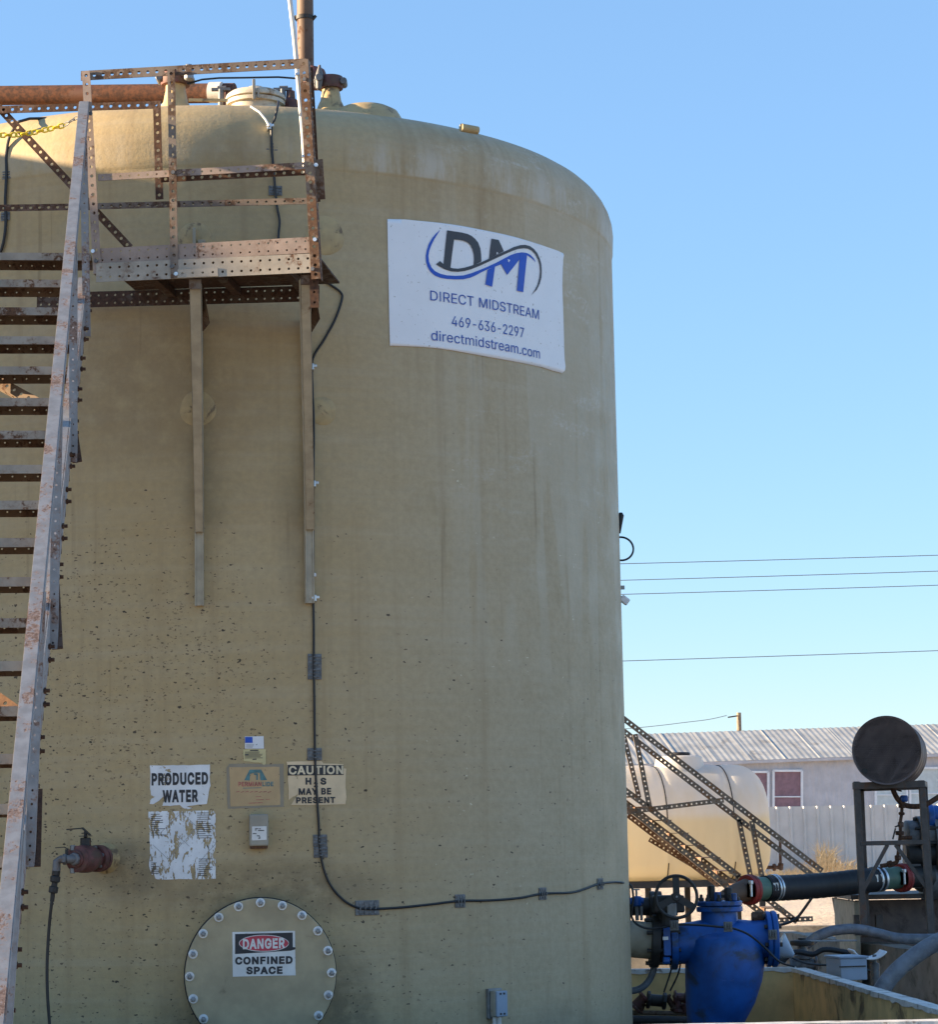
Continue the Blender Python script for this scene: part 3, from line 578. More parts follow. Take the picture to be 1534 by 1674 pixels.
def strip_rows(b, rows, off):
    for (x0, y0, x1, y1, h) in rows:
        a, c = sz(x0, y0), sz(x1, y1); dz = h/300/2
        b.add([onT(a[0], a[1]-dz, off), onT(c[0], c[1]-dz, off), onT(c[0], c[1]+dz, off), onT(a[0], a[1]+dz, off)], [(0, 1, 2, 3)])

# company banner
def bz(pts): return [(610+x/4.512, 330+y/4.512) for x, y in pts]
out = bz([(103,128),(230,131),(330,141),(450,152),(560,165),(660,180),(740,195),(850,217),(960,240),(1060,265),(1160,295),(1230,317),(1300,341),(1360,362),(1398,380),(1404,395),(1400,420),(1396,500),(1394,620),(1395,760),(1398,900),(1402,1050),(1410,1160),(1416,1215),(1412,1245),(1390,1264),(1320,1246),(1240,1220),(1100,1190),(980,1168),(850,1145),(720,1122),(600,1100),(480,1082),(370,1072),(250,1066),(122,1062),(124,960),(128,880),(122,820),(122,700),(121,560),(116,430),(112,300),(107,200)])
b = MB()
ban_pts = [sz(*p) for p in out]; bm = bmesh.new()
f = bm.faces.new([bm.verts.new((p[0], 0, p[1])) for p in ban_pts]); bmesh.ops.triangulate(bm, faces=[f])
for ax, no, lo, hi in ((0, (1, 0, 0), min(p[0] for p in ban_pts), max(p[0] for p in ban_pts)), (2, (0, 0, 1), min(p[1] for p in ban_pts), max(p[1] for p in ban_pts))):
    k = lo+.03
    while k < hi:
        co_ = [0, 0, 0]; co_[ax] = k; bmesh.ops.bisect_plane(bm, geom=bm.verts[:]+bm.edges[:]+bm.faces[:], plane_co=co_, plane_no=no); k += .03
bm.verts.index_update(); vs = [q.co.copy() for q in bm.verts]; fs = [tuple(q.index for q in p.verts) for p in bm.faces]; bm.free()
def wr(s, z):   # slow ripples and a couple of creases in the vinyl
    return .0016*math.sin(s*9+z*4)+.0012*math.sin(z*15-s*5)+.002*math.exp(-((z-4.93+.12*(s-1.6))/.012)**2)*(s < 1.75)+.002*math.exp(-((s-1.27-.06*math.sin(z*9))/.012)**2)*(z < 4.62)
b.add([onT(q.x, q.z, .005+.5*wr(q.x, q.z)) for q in vs], fs)
ban = b.build('banner', M['banner'], smooth=True); tag(ban, 'white company banner with blue and charcoal logo on the tank wall', 'banner')
sol = ban.modifiers.new('thickness', 'SOLIDIFY'); sol.thickness = .0006; sol.offset = -1
b = MB()
tank_sheet(b, bz([(541,212),(600,221),(650,229),(692,239),(722,254),(748,276),(770,305),(785,345),(791,390),(793,442),(735,470),(740,430),(738,390),(728,350),(712,320),(690,300),(660,288),(625,282),(592,280),(578,380),(565,488),(513,470),(528,330)]), .0090)
tank_sheet(b, bz([(868,273),(920,283),(940,325),(958,366),(905,392),(850,420),(858,350)]), .0090)
tank_sheet(b, bz([(488,438),(512,460),(545,480),(580,492),(620,495),(670,487),(720,472),(780,452),(830,430),(880,405),(930,382),(980,360),(1030,335),(1080,321),(1115,319),(1150,328),(1180,350),(1205,382),(1222,420),(1233,460),(1237,510),(1234,560),(1222,605),(1200,650),(1158,691),(1185,655),(1208,610),(1220,565),(1226,515),(1222,465),(1210,425),(1190,388),(1165,362),(1135,347),(1105,344),(1060,350),(1010,368),(960,390),(900,418),(840,446),(780,474),(720,498),(670,512),(620,518),(570,515),(525,500),(490,482),(458,463)]), .0096)
b.build('logo_charcoal', M['ink_grey'], ban)
b = MB()
tank_sheet(b, bz([(490,208),(470,240),(445,280),(425,320),(410,360),(403,400),(408,445),(425,485),(450,512),(490,533),(540,544),(600,548),(660,545),(720,528),(780,505),(840,480),(900,452),(960,420),(1010,394),(1050,380),(1090,374),(1125,378),(1155,393),(1178,418),(1195,447),(1160,415),(1130,396),(1085,393),(1030,408),(970,445),(920,470),(880,485),(840,498),(790,523),(745,547),(710,562),(660,573),(600,574),(540,571),(490,562),(450,546),(420,520),(398,485),(386,445),(384,400),(392,355),(408,310),(432,268),(460,235)]), .0090)
tank_sheet(b, bz([(838,503),(893,478),(872,628),(822,612)]), .0096)
tank_sheet(b, bz([(935,458),(1000,408),(1078,388),(1085,410),(1035,475),(982,541)]), .0096)
tank_sheet(b, bz([(1076,388),(1128,394),(1114,530),(1100,668),(1054,657)]), .0102)
b.build('logo_blue', M['ink_blue'], ban)
b = MB(); tank_sheet(b, bz([(905,372),(916,380),(902,391)]), .0108); tank_sheet(b, bz([(985,425),(1003,431),(991,449)]), .0108)
b.build('logo_notch', M['banner'], ban)
b = MB()
def bp(x, y): return (610+x/4.512, 330+y/4.512)
tank_text(b, 'DIRECT MIDSTREAM', bp(418, 727), bp(1218, 869), 15.6, .0090)
tank_text(b, '469-636-2297', bp(576, 917), bp(1108, 1004), 16.2, .0090)
tank_text(b, 'directmidstream.com', bp(425, 1021), bp(1225, 1157), 15.8, .0090)
b.build('lettering', M['ink_navy'], ban)

# wall stickers
def wz(x, y): return (200+x/3.835, 1180+y/3.835)
def wzs(*p): return [wz(*q) for q in p]
b = MB(); tank_sheet(b, jag(wzs((172,275),(260,274),(350,272),(450,271),(550,269),(549,320),(548,360),(552,400),(540,440),(530,515),(470,520),(400,530),(440,540),(410,548),(380,540),(360,520),(300,527),(250,527),(258,505),(272,480),(255,470),(232,495),(200,515),(172,517),(174,490),(205,470),(180,462),(174,420),(176,350)), 3, .45), .003)
o = tag(b.build('sign', M['vinyl_white']), 'white PRODUCED WATER sticker with a torn lower edge', 'sign')
b = MB(); tank_text(b, 'PRODUCED', wz(183, 394), wz(537, 387), 17.3, .0048, .042); tank_text(b, 'WATER', wz(252, 501), wz(474, 497), 17.5, .0048, .042); b.build('lettering', M['ink'], o)
b = MB(); tank_sheet(b, jag(wzs((162,562),(583,556),(584,985),(215,988),(185,960),(165,900),(175,820)), 10, .5), .003)
o = tag(b.build('sign', M['vinyl_torn']), 'large white hazard sticker badly flaked, below the PRODUCED WATER sticker', 'sign')
b = MB(); random.seed(3)
for (x0, x1, ya, yb, st) in ((178, 275, 580, 720, 13), (468, 575, 572, 735, 13), (180, 235, 885, 958, 11), (478, 568, 860, 970, 13)):
    y = ya
    while y < yb:
        l = random.uniform(.45, 1)*(x1-x0); b_ = wz(x0, y); c_ = wz(x0+l, y-1); strip_rows(b, [(b_[0], b_[1], c_[0], c_[1], 1.0)], .0046); y += st
b.build('print', M['ink_grey'], o)
b = MB()
for p0, p1 in (((372,568),(468,660)),((468,660),(285,860)),((372,568),(235,700)),((285,860),(190,770)),((330,700),(420,780)),((580,770),(480,880))):
    a, c = sz(*wz(*p0)), sz(*wz(*p1)); L = math.hypot(c[0]-a[0], c[1]-a[1]); nx_, nz_ = -(c[1]-a[1])/L*.0012, (c[0]-a[0])/L*.0012
    b.add([onT(a[0]-nx_, a[1]-nz_, .0046), onT(c[0]-nx_, c[1]-nz_, .0046), onT(c[0]+nx_, c[1]+nz_, .0046), onT(a[0]+nx_, a[1]+nz_, .0046)], [(0, 1, 2, 3)])
b.build('diamond_outline', M['ink_faint'], o)
b = MB(); tank_sheet(b, wzs((767,92),(885,90),(887,168),(768,168)), .003)
o = tag(b.build('sticker', M['plate_white']), 'small white sticker with a blue corner square above the yellow sticker', 'sticker')
b = MB(); tank_sheet(b, wzs((769,95),(815,95),(816,132),(769,132)), .0045); b.build('blue_square', M['ink_blue'], o)
b = MB()
for i in range(4): strip_rows(b, [(*wz(775, 142+i*6), *wz(825-i*3, 142+i*6), .6)], .0045)
strip_rows(b, [(*wz(836, 144), *wz(845, 142), 1.6)], .0046); b.build('print', M['ink_faint'], o)
b = MB(); tank_sheet(b, jag(wzs((755,173),(898,170),(899,262),(888,272),(870,258),(760,246)), 6, .3), .003)
o = tag(b.build('sticker', M['vinyl_yellow']), 'small yellow printed sticker above the orange logo sticker', 'sticker')
b = MB(); strip_rows(b, [(*wz(800, 180), *wz(852, 179), 1.7), (*wz(815, 236), *wz(840, 234), 1.6)]+[(*wz(768, y), *wz(880-((y*7) % 23), y-1), .8) for y in (190, 197, 204, 211, 219, 227)]+[(*wz(768, 208), *wz(790, 207), 2)], .0046); b.build('print', M['ink_grey'], o)
def oz(x, y): return (365+x/12.88, 1195+y/12.88)
b = MB(); tank_sheet(b, jag([oz(125,765),oz(1180,752),oz(1200,1560),oz(150,1590)], 8, .35), .003)
b2 = MB(); tank_sheet(b2, jag([oz(60,790),oz(120,690),oz(1010,700),oz(1270,690),oz(1275,1600),oz(90,1640)], 8, .5), .0018)
o = tag(b.build('sticker', M['vinyl_orange']), 'sunfaded orange square sticker with a teal arch logo', 'sticker')
b2.build('tape_border', M['tape'], o)
b = MB(); tank_sheet(b, [oz(550,815),oz(795,812),oz(920,1035),oz(780,1040),oz(765,880),oz(620,885),oz(560,910),oz(555,1040),oz(440,1040)], .0046)
tank_sheet(b, [oz(640,890),oz(725,890),oz(725,1030),oz(690,1030),oz(695,930),oz(640,920)], .0046)
tank_text(b, 'LIDE', oz(820, 1160), oz(1052, 1158), 6.6, .0046, .03); strip_rows(b, [(*oz(415, 1205), *oz(800, 1195), .9)], .0046); b.build('logo_teal', M['ink_teal'], o)
b = MB(); tank_text(b, 'PERMIAN', oz(315, 1162), oz(800, 1158), 6.8, .0046, .03)
strip_rows(b, [(*oz(270+i*95, 1285+(i % 2)*12), *oz(340+i*95, 1270), 1.1) for i in range(8)]+[(*oz(690, 1450), *oz(850, 1445), 1), (*oz(890, 1442), *oz(980, 1438), .8), (*oz(530, 1520), *oz(830, 1508), 1), (*oz(680, 1385), *oz(800, 1380), .8)], .0046); b.build('lettering', M['ink_pink'], o)
b = MB(); tank_sheet(b, jag(wzs((1032,262),(1030,250),(1110,247),(1247,246),(1260,260),(1384,266),(1385,290),(1402,294),(1398,400),(1405,470),(1398,518),(1240,520),(1055,522),(1100,455),(1070,470),(1042,490),(1040,400)), 5, .35), .003)
o = tag(b.build('sign', M['vinyl_cream']), 'bleached CAUTION H2S sticker with a black header, behind the black cable', 'sign')
b = MB(); tank_sheet(b, wzs((1036,270),(1386,272),(1386,333),(1036,337)), .0045); b.build('header', M['ink'], o)
b = MB(); tank_text(b, 'CAUTION', wz(1042, 328), wz(1384, 325), 12.4, .0060, .03); b.build('header_lettering', M['ink_cream'], o)
b = MB(); tank_text(b, 'H', wz(1147, 391), wz(1184, 391), 9.6, .0046, .045); tank_text(b, '2', wz(1199, 408), wz(1225, 408), 7.5, .0046, .03); tank_text(b, 'S', wz(1240, 391), wz(1278, 391), 9.6, .0046, .045)
tank_text(b, 'MAY BE', wz(1104, 456), wz(1308, 453), 9.4, .0046, .04); tank_text(b, 'PRESENT', wz(1088, 509), wz(1334, 506), 8.6, .0046, .04); b.build('lettering', M['ink'], o)

# sticker on the manway cover
def cz_(x, y, off):
    px, py = 280+x/4.512, 1440+y/4.512; r = ray(px, py); pc = mc+mn*(COVF+off); return CAM+r*((pc-CAM).dot(mn)/r.dot(mn))
def cover_text(b, body, pl, pr, cap, off, bold):
    vs, fs = text_mesh(body, bold); x0 = min(x for x, y in vs); x1 = max(x for x, y in vs)
    b.add([cz_(pl[0]+(pr[0]-pl[0])*(x-x0)/(x1-x0), pl[1]+(pr[1]-pl[1])*(x-x0)/(x1-x0)-y/CAPH*cap, off) for x, y in vs], fs)
b = MB().poly([cz_(*p, .0015) for p in jag([(450,377),(912,368),(914,530),(917,697),(453,707)], 6, 1.2)])
o = tag(b.build('sign', M['vinyl_danger']), 'DANGER CONFINED SPACE sticker on the round manway cover', 'sign')
MB().poly([cz_(*p, .0025) for p in [(470,392),(895,381),(896,488),(915,490),(915,505),(880,515),(470,540)]]).build('header', M['ink'], o)
b = MB().poly([cz_(683+186*math.cos(a)*(1 if abs(math.cos(a)) < .8 else .995), 460-62*math.sin(a), .0031) for a in [2*math.pi*k/40 for k in range(40)]]); b.build('oval_rim', M['vinyl_danger'], o)
b = MB().poly([cz_(683+180*math.cos(a), 460-57*math.sin(a), .0037) for a in [2*math.pi*k/40 for k in range(40)]]); b.build('red_oval', M['ink_red'], o)
b = MB(); cover_text(b, 'DANGER', (527, 500), (838, 492), 66, .0043, .035); b.build('header_lettering', M['vinyl_danger'], o)
b = MB(); cover_text(b, 'CONFINED', (470, 614), (895, 607), 48, .0031, .045); cover_text(b, 'SPACE', (552, 685), (820, 682), 47, .0031, .045); b.build('lettering', M['ink'], o)

# grey sensor box with paper label
s0, z0 = sz(422, 1357); a = s0/TR; nN = V((math.sin(a), -math.cos(a), 0)); tT = V((math.cos(a), math.sin(a), 0)); p = onT(s0, z0)
o = tag(MB().box(p+nN*.035, tT*.050, nN*.037, (0, 0, .085)).build('sensor_box', M['grey_box'], bevel=.008), 'small grey beige box with a paper label below the orange sticker', 'box')
MB().poly([p+nN*.0735+tT*x+V((0, 0, y)) for x, y in ((-.040, -.055), (.040, -.053), (.040, .020), (-.038, .020))]).build('paper_label', M['vinyl_danger'], o)
b = MB(); random.seed(5)
for i in range(9): q = p+nN*.0742+tT*random.uniform(-.026, .02)+V((0, 0, random.uniform(-.045, .012))); b.box(q, tT*random.uniform(.004, .010), nN*.0004, (0, 0, .0022))
b.build('print', M['ink_grey'], o)
MB().box(p+nN*.03-V((0, 0, .09)), tT*.047, nN*.028, (0, 0, .01)).build('base', M['orange'], o, bevel=.004)

# junction box low on the wall
s0, z0 = sz(806, 1640); a = s0/TR; nN = V((math.sin(a), -math.cos(a), 0)); tT = V((math.cos(a), math.sin(a), 0)); p = onT(s0, z0)
jb = thing('junction_box', 'pale grey electrical box with a screwed lid low on the tank wall', 'box', p)
MB().box(p+nN*.012, tT*.050, nN*.012, (0, 0, .082)).build('back_plate', M['steel'], jb, bevel=.003)
MB().box(p+nN*.047, tT*.043, nN*.022, (0, 0, .072)).build('body', M['grey_box'], jb, bevel=.006)
lidj = MB().box(p+nN*.075, tT*.040, nN*.006, (0, 0, .070)).build('lid', M['box_blue'], jb, bevel=.004)
b = MB()
for sx in (-.012, .014):
    for szz in (-.055, .055): b.cyl(p+nN*.081+tT*sx+V((0, 0, szz)), p+nN*.084+tT*sx+V((0, 0, szz)), .006, 10)
b.build('screws', M['dark_iron'], lidj)
MB().tube([p+nN*.047+V((0, 0, -.06)), p+nN*.047+V((0, 0, -.62))], .016, 12).tube([p+nN*.04-tT*.025+V((0, 0, -.07)), p+nN*.04-tT*.045+V((0, 0, -.62))], .011, 10).build('conduit', M['conduit'], jb, smooth=True)

# ---------------------------------------------------------------- valve on the left nozzle
vb = vn+vN*.12
val = thing('ball_valve', 'faded red ball valve with a lever, on the tank wall left of the stickers', 'valve', vb-V((0, 0, .1)))
axv = (vN*.97-vT*.24).normalized(); axs = axv.cross(ZZ).normalized()
MB().cyl(vn+vN*.085, vn+vN*.110, .072, 24, .004).build('flange', M['redcast'], val, smooth=35)
b0 = vn+vN*.112
MB().cyl(b0, b0+axv*.035, .072, 24, .004).build('flange', M['redcast'], val, smooth=35)
for k in range(6):
    a = k*math.pi/3+.3; q = vn+(vT*math.cos(a)+ZZ*math.sin(a))*.060; MB().cyl(q+vN*.066, q+vN*.080+axv*.09, .010, 8, .002).build('bolt', M['grey_iron'], val, smooth=35)
bc = b0+axv*.13
MB().lathe([(.050, -.11), (.055, -.08), (.066, -.055), (.074, -.02), (.074, .035), (.066, .06), (.070, .062), (.070, .085), (.058, .09)], bc, axv, 28).build('body', M['redcast'], val, smooth=40)
MB().cyl(bc+axv*.086, bc+axv*.102, .046, 24, .004).build('end_ring', M['redcast'], val, smooth=35)
b = MB(); b.cyl(bc+V((0, 0, .05)), bc+V((0, 0, .112)), .029, 16, .004); b.cyl(bc+V((0, 0, .118)), bc+V((0, 0, .122)), .037, 16); b.cyl(bc+V((0, 0, .112)), bc+V((0, 0, .145)), .010, 10); b.build('stem', M['dark_iron'], val, smooth=35)
q = bc+V((0, 0, .125)); b = MB(); b.bar(q+vT*.025, q-vT*.02+V((0, 0, .040)), .030, .007); b.bar(q-vT*.016+V((0, 0, .037)), q-vT*.105+V((0, 0, .032)), .026, .006)
b.build('lever', M['dark_iron'], val, bevel=.002)
e0 = bc+axv*.10; ed = (axv*.25-vT*.97).normalized(); e1 = e0+ed*.085
b = MB(); b.cyl(e0-axv*.01, e0+axv*.022, .034, 8, .004); b.tube([e0+axv*.012, e0+axv*.03+ed*.02, e1-ed*.01, e1+ed*.012-ZZ*.012, e1+ed*.014-ZZ*.06], .022, 14); b.cyl(e0+axv*.03+ed*.03, e0+axv*.028+ed*.05, .029, 6, .003)
b.build('elbow', M['grey_iron'], val, smooth=35)
q = e1+ed*.014-ZZ*.055; b = MB()
b.cyl(q, q-V((.004, 0, .03)), .022, 6, .004); b.cyl(q-V((.004, 0, .03)), q-V((.008, 0, .065)), .027, 12, .006); b.cyl(q-V((.008, 0, .065)), q-V((.012, 0, .085)), .016, 10); b.cyl(q-V((.012, 0, .085)), q-V((.018, 0, .12)), .025, 8, .004); b.cyl(q-V((.018, 0, .12)), q-V((.022, 0, .165)), .012, 10)
b.build('hose_fitting', M['dark_iron'], val, smooth=35)
q2 = e0+ed*.045+V((0, 0, .018)); b = MB(); b.cyl(q2, q2+V((0, 0, .035)), .009, 8); b.bar(q2+V((.01, 0, .033)), q2+V((-.012, 0, .046)), .016, .005); b.bar(q2+V((-.010, 0, .046)), q2+V((-.060, 0, .043)), .016, .005); b.build('small_lever', M['dark_iron'], val)
b = MB()
for dz in (.045, -.075): b.cyl(e0+ed*.03+V((0, 0, dz))-axv*.03, e0+ed*.03+V((0, 0, dz+.028))-axv*.03, .015, 6, .003)
b.build('drain_plug', M['steel'], val, smooth=35)
qe = q-V((.022, 0, .155)); kx = qe.x; ps = [qe, qe-V((.006, 0, .05))]+[V((kx+dx, qe.y+.01, qe.z-dz)) for dx, dz in ((-.018, .16), (-.026, .32), (-.024, .48), (-.012, .64), (.006, .84))]
tag(MB().tube([V(x) for x in smoothpts([tuple(w) for w in ps], 5)], .0085, 10).build('hose', M['cable'], smooth=True), 'thin black hose hanging from the red valve', 'hose')

# ---------------------------------------------------------------- cables and clips on the tank wall
def wall_cable(name, label, px, r=.010, off=.014, cat='cable', extra0=(), extra1=()):
    pts = list(extra0)+[hit(x, y, off) for x, y in smoothpts(px)]+list(extra1)
    return tag(MB().tube(pts, r, 8).build(name, M['cable'], smooth=True), label, cat)
wall_cable('cable', 'long black cable down the tank wall from the platform to the right edge', [(525, 457), (541, 466), (557, 478), (559, 490), (548, 522), (530, 555), (514, 580), (510, 600), (511, 640), (513, 700), (512, 790), (512, 880), (512, 970), (513, 1030), (513, 1080), (514, 1160), (515, 1235), (518, 1300), (521, 1345), (523, 1385), (529, 1420), (541, 1448), (560, 1470), (580, 1482), (602, 1486), (650, 1484), (700, 1479), (752, 1473), (800, 1472), (850, 1468), (888, 1461), (935, 1459), (960, 1452), (980, 1445), (1005, 1442), (1020, 1443)], .0068, .010)
ct = sz(470, 190)[0]
wall_cable('cable', 'short black cable from the roof hatch down behind the platform rail', [(453, 178), (449, 195), (444, 206), (444, 240), (447, 275), (450, 312), (453, 340), (457, 362), (455, 388), (455, 420)], .0075, .018, extra0=[at(455, 166, 13.75)])
wall_cable('cable', 'black cable on the far left of the tank beyond the stair', [(30, 199), (16, 222), (10, 250), (10, 285), (8, 330), (9, 355), (7, 385), (0, 412), (-14, 425)], .0085, .014, extra0=[at(98, 190, 13.9), at(75, 193.5, 13.85), at(48, 194, 13.8)])
pp_ = [at(410, 174, 13.62), at(424, 183, 13.58), at(434, 195, 13.56), at(440, 206, 13.55)]
tag(MB().tube(pp_, .007, 8).build('cable', M['conduit'], smooth=True), 'short pale cable curving from the hatch to the wall clamp', 'cable')
clips = [(514, 1080, 22, 22, 1, 'grey clip plate under the right bracket, upper of the touching pair'), (514, 1101, 22, 20, 1, 'grey clip plate under the right bracket, lower of the touching pair'), (514, 1233, 23, 20, 1, 'grey clip plate just above the CAUTION sticker'),
         (523, 1374, 22, 19, 1, 'grey clip plate below the CAUTION sticker, upper of two'), (524, 1393, 22, 18, 1, 'grey clip plate below the CAUTION sticker, lower of two'), (600, 1484, 37, 24, 0, 'wide grey clip plate up and right of the manway'),
         (752, 1473, 16, 22, 0, 'grey clip plate on the cable above the junction box'), (887, 1461, 12, 21, 0, 'grey clip plate on the cable between junction box and right edge'), (981, 1445, 9, 20, 0, 'grey clip plate nearest the right edge of the tank'),
         (444, 241, 22, 18, 1, 'dark clip plate behind the platform rails, upper one'), (450, 312, 22, 17, 1, 'dark clip plate behind the platform rails, lower one'), (11, 286, 17, 15, 1, 'grey clip plate at far left of the tank, upper one'), (9, 354, 17, 15, 1, 'grey clip plate at far left of the tank, lower one')]
for i, (x, y, w, h, vert, lab) in enumerate(clips):
    s0, z0 = sz(x, y); a = s0/TR; nN = V((math.sin(a), -math.cos(a), 0)); tT = V((math.cos(a), math.sin(a), 0)); k = 1/300/max(.25, math.cos(a+.09))
    p = onT(s0, z0); zz = V((0, 0, 1)); b = MB(); hw, hh = w/2*k, h/2/300
    b.box(p+nN*.004, tT*hw, nN*.0025, zz*hh)
    n_ = 3 if max(w, h) < 30 else 4
    for j in range(n_):
        t_ = (j-(n_-1)/2)/n_*1.7
        if vert: b.box(p+nN*.013+zz*hh*t_, tT*.010, nN*.007, zz*.0035).box(p+nN*.008+zz*hh*t_+tT*hw*.6, tT*hw*.25, nN*.003, zz*.004).box(p+nN*.008+zz*hh*(t_+.12)-tT*hw*.6, tT*hw*.25, nN*.003, zz*.004)
        else: b.box(p+nN*.013+tT*hw*t_, tT*.0035, nN*.007, zz*.010).box(p+nN*.008+tT*hw*t_+zz*hh*.6, tT*.006, nN*.003, zz*hh*.22).box(p+nN*.008+tT*hw*t_-zz*hh*.6, tT*.006, nN*.003, zz*hh*.22)
    tag(b.build('cable_clip', M['clip'], bevel=.002), lab, 'clip', 'cable clips on the tank wall')
for x, y, lab in ((510, 600, 'small steel cable clamp beside the upper right bracket'), (513, 791, 'small steel cable clamp at mid height of the right bracket'), (513, 940, 'small white cable tie on the lower right bracket'), (514, 978, 'small steel cable clamp at the foot of the right bracket'), (440, 207, 'small steel clamp joining two cables under the roof hatch')):
    p = hit(x, y, .02); w = 'white' in lab; b = MB().box(p, (.012, 0, 0), (0, .018, 0), (0, 0, .010 if w else .018))
    if not w: b.cyl(p+V((-.006, -.028, 0)), p+V((-.006, 0, 0)), .008, 8).box(p+V((.016, -.008, .004)), (.012, 0, 0), (0, .008, 0), (0, 0, .008))
    tag(b.build('cable_clamp', M['plate_white'] if w else M['zinc'], bevel=.003), lab, 'clamp', 'small cable clamps')

# ---------------------------------------------------------------- access platform
PA = R_(7.0); pT = V((math.cos(PA), -math.sin(PA), 0)); pN = V((-math.sin(PA), -math.cos(PA), 0)); pO = at(330, 430, 12.55); ZZ = V((0, 0, 1))
def pp(x, y, w=0.0):
    r = ray(x, y); o = pO+pN*w; return CAM+r*((o-CAM).dot(pN)/r.dot(pN))
plat = thing('access_platform', 'rusty perforated steel platform with railings bolted high on the tank', 'platform', pp(330, 462, -.4))
K = dict(t=.005, pitch=.048, hr=.0092)
def post(p0, p1, wd, mat, name='post', side=1, w2=.05, lean=0):
    b = MB(); b.angle(p0, p1, pN, wd, w2, edge=side, **K); return b.build(name, mat, plat)
post(pp(159, 447), pp(140, 116), .043, M['pink'], side=1)
post(pp(285, 455, .006), pp(279.5, 113, .006), .040, M['grey_brown'], side=1)
post(pp(516.5, 456, .006), pp(496, 97, .006), .048, M['orange'], side=-1, w2=.06)
b = MB(); b.angle(pp(132, 124, -.01), pp(500, 103.5, -.01), pN, .052, .06, edge=1, holes2=False, **K); b.build('top_rail', M['grey_brown'], plat)
b = MB(); b.perf(pp(160, 290.5, -.012), pp(502, 270.5, -.012), pN, .036, t=.005, pitch=.048, hr=.006); b.build('mid_rail', M['pink'], plat)
b = MB(); b.perf(pp(263, 293, -.06), pp(502, 281, -.06), pN, .034, **K); b.build('mid_rail', M['brown'], plat)
b = MB(); b.angle(pp(160, 337, -.40), pp(503, 328.5, -.40), pN, .034, .05, edge=1, holes2=False, t=.005, pitch=.048, hr=.007); b.build('rear_rail', M['grey_brown'], plat)
b = MB(); b.angle(pp(-60, 341, -.42), pp(160, 337.5, -.42), pN, .036, .03, edge=1, holes2=False, **K); b.build('rear_rail', M['brown'], plat)
b = MB(); b.angle(pp(-60, 181.5, -.42), pp(262, 171, -.42), pN, .042, .03, edge=1, holes2=False, **K); b.build('rear_top_rail', M['brown'], plat)
b = MB(); b.perf(pp(256, 166, -.39), pp(260.5, 326, -.39), pN, .042, **K); b.build('rear_post', M['brown'], plat)
b = MB(); b.perf(pp(-4, 174, -.44), pp(212, 405, -.44), pN, .042, **K); b.build('diagonal_brace', M['brown'], plat)
b = MB(); b.perf(pp(160, 419.5, -.008), pp(507, 400.5, -.008), pN, .084, t=.006, pitch=.048, hr=.0055, rows=2); b.build('toe_board', M['pink'], plat)
b = MB(); b.perf(pp(157, 446, .002), pp(511, 430, .002), pN, .100, t=.006, pitch=.048, hr=.0072, rows=2); b.build('deck_beam', M['beige'], plat)
b = MB(); b.perf(pp(290, 447.5, .009), pp(356, 444.5, .009), pN, .044, t=.005, pitch=.048, hr=.0065); b.build('splice_plate', M['beige'], plat)
fl, fr = pp(157, 459, -.01), pp(512, 447, -.01); bl, br_ = fl-pN*.80, fr-pN*.80
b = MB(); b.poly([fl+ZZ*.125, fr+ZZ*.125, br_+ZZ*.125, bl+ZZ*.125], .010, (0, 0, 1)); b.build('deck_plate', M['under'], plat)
b = MB()
for k in (.18, .5, .82):
    p = fl.lerp(fr, k); b.bar(p+ZZ*.10, p-pN*.80+ZZ*.10, .045, .04)
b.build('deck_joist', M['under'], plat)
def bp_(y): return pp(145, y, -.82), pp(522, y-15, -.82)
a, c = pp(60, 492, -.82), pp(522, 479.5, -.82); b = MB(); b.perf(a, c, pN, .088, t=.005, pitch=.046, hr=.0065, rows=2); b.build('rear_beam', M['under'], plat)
b = MB(); b.perf(pp(513, 452, -.05), pp(514.5, 503, -.05), pN, .045, t=.006, pitch=.05, hr=.007); b.build('post_tail', M['brown'], plat)
b = MB(); b.bar(pp(520, 261, -.05), pp(524, 326, -.05), .05, .008, up=pN); b.build('end_plate', M['orange'], plat)
b = MB(); b.perf(pp(507, 110, -.06), pp(519, 330, -.06), pN, .03, t=.005, pitch=.048, hr=.006); b.build('end_flange', M['brown'], plat)
for x, y in ((152, 411), (157, 427), (281, 436), (288, 448), (515, 392), (511, 440), (517, 270), (283, 282), (148, 186), (498, 130)):
    p = pp(x, y, .008); MB().cyl(p, p+pN*.010, .011, 6).build('bolt', M['zinc' if y in (411, 392, 448, 270) else 'grey_iron'], plat)
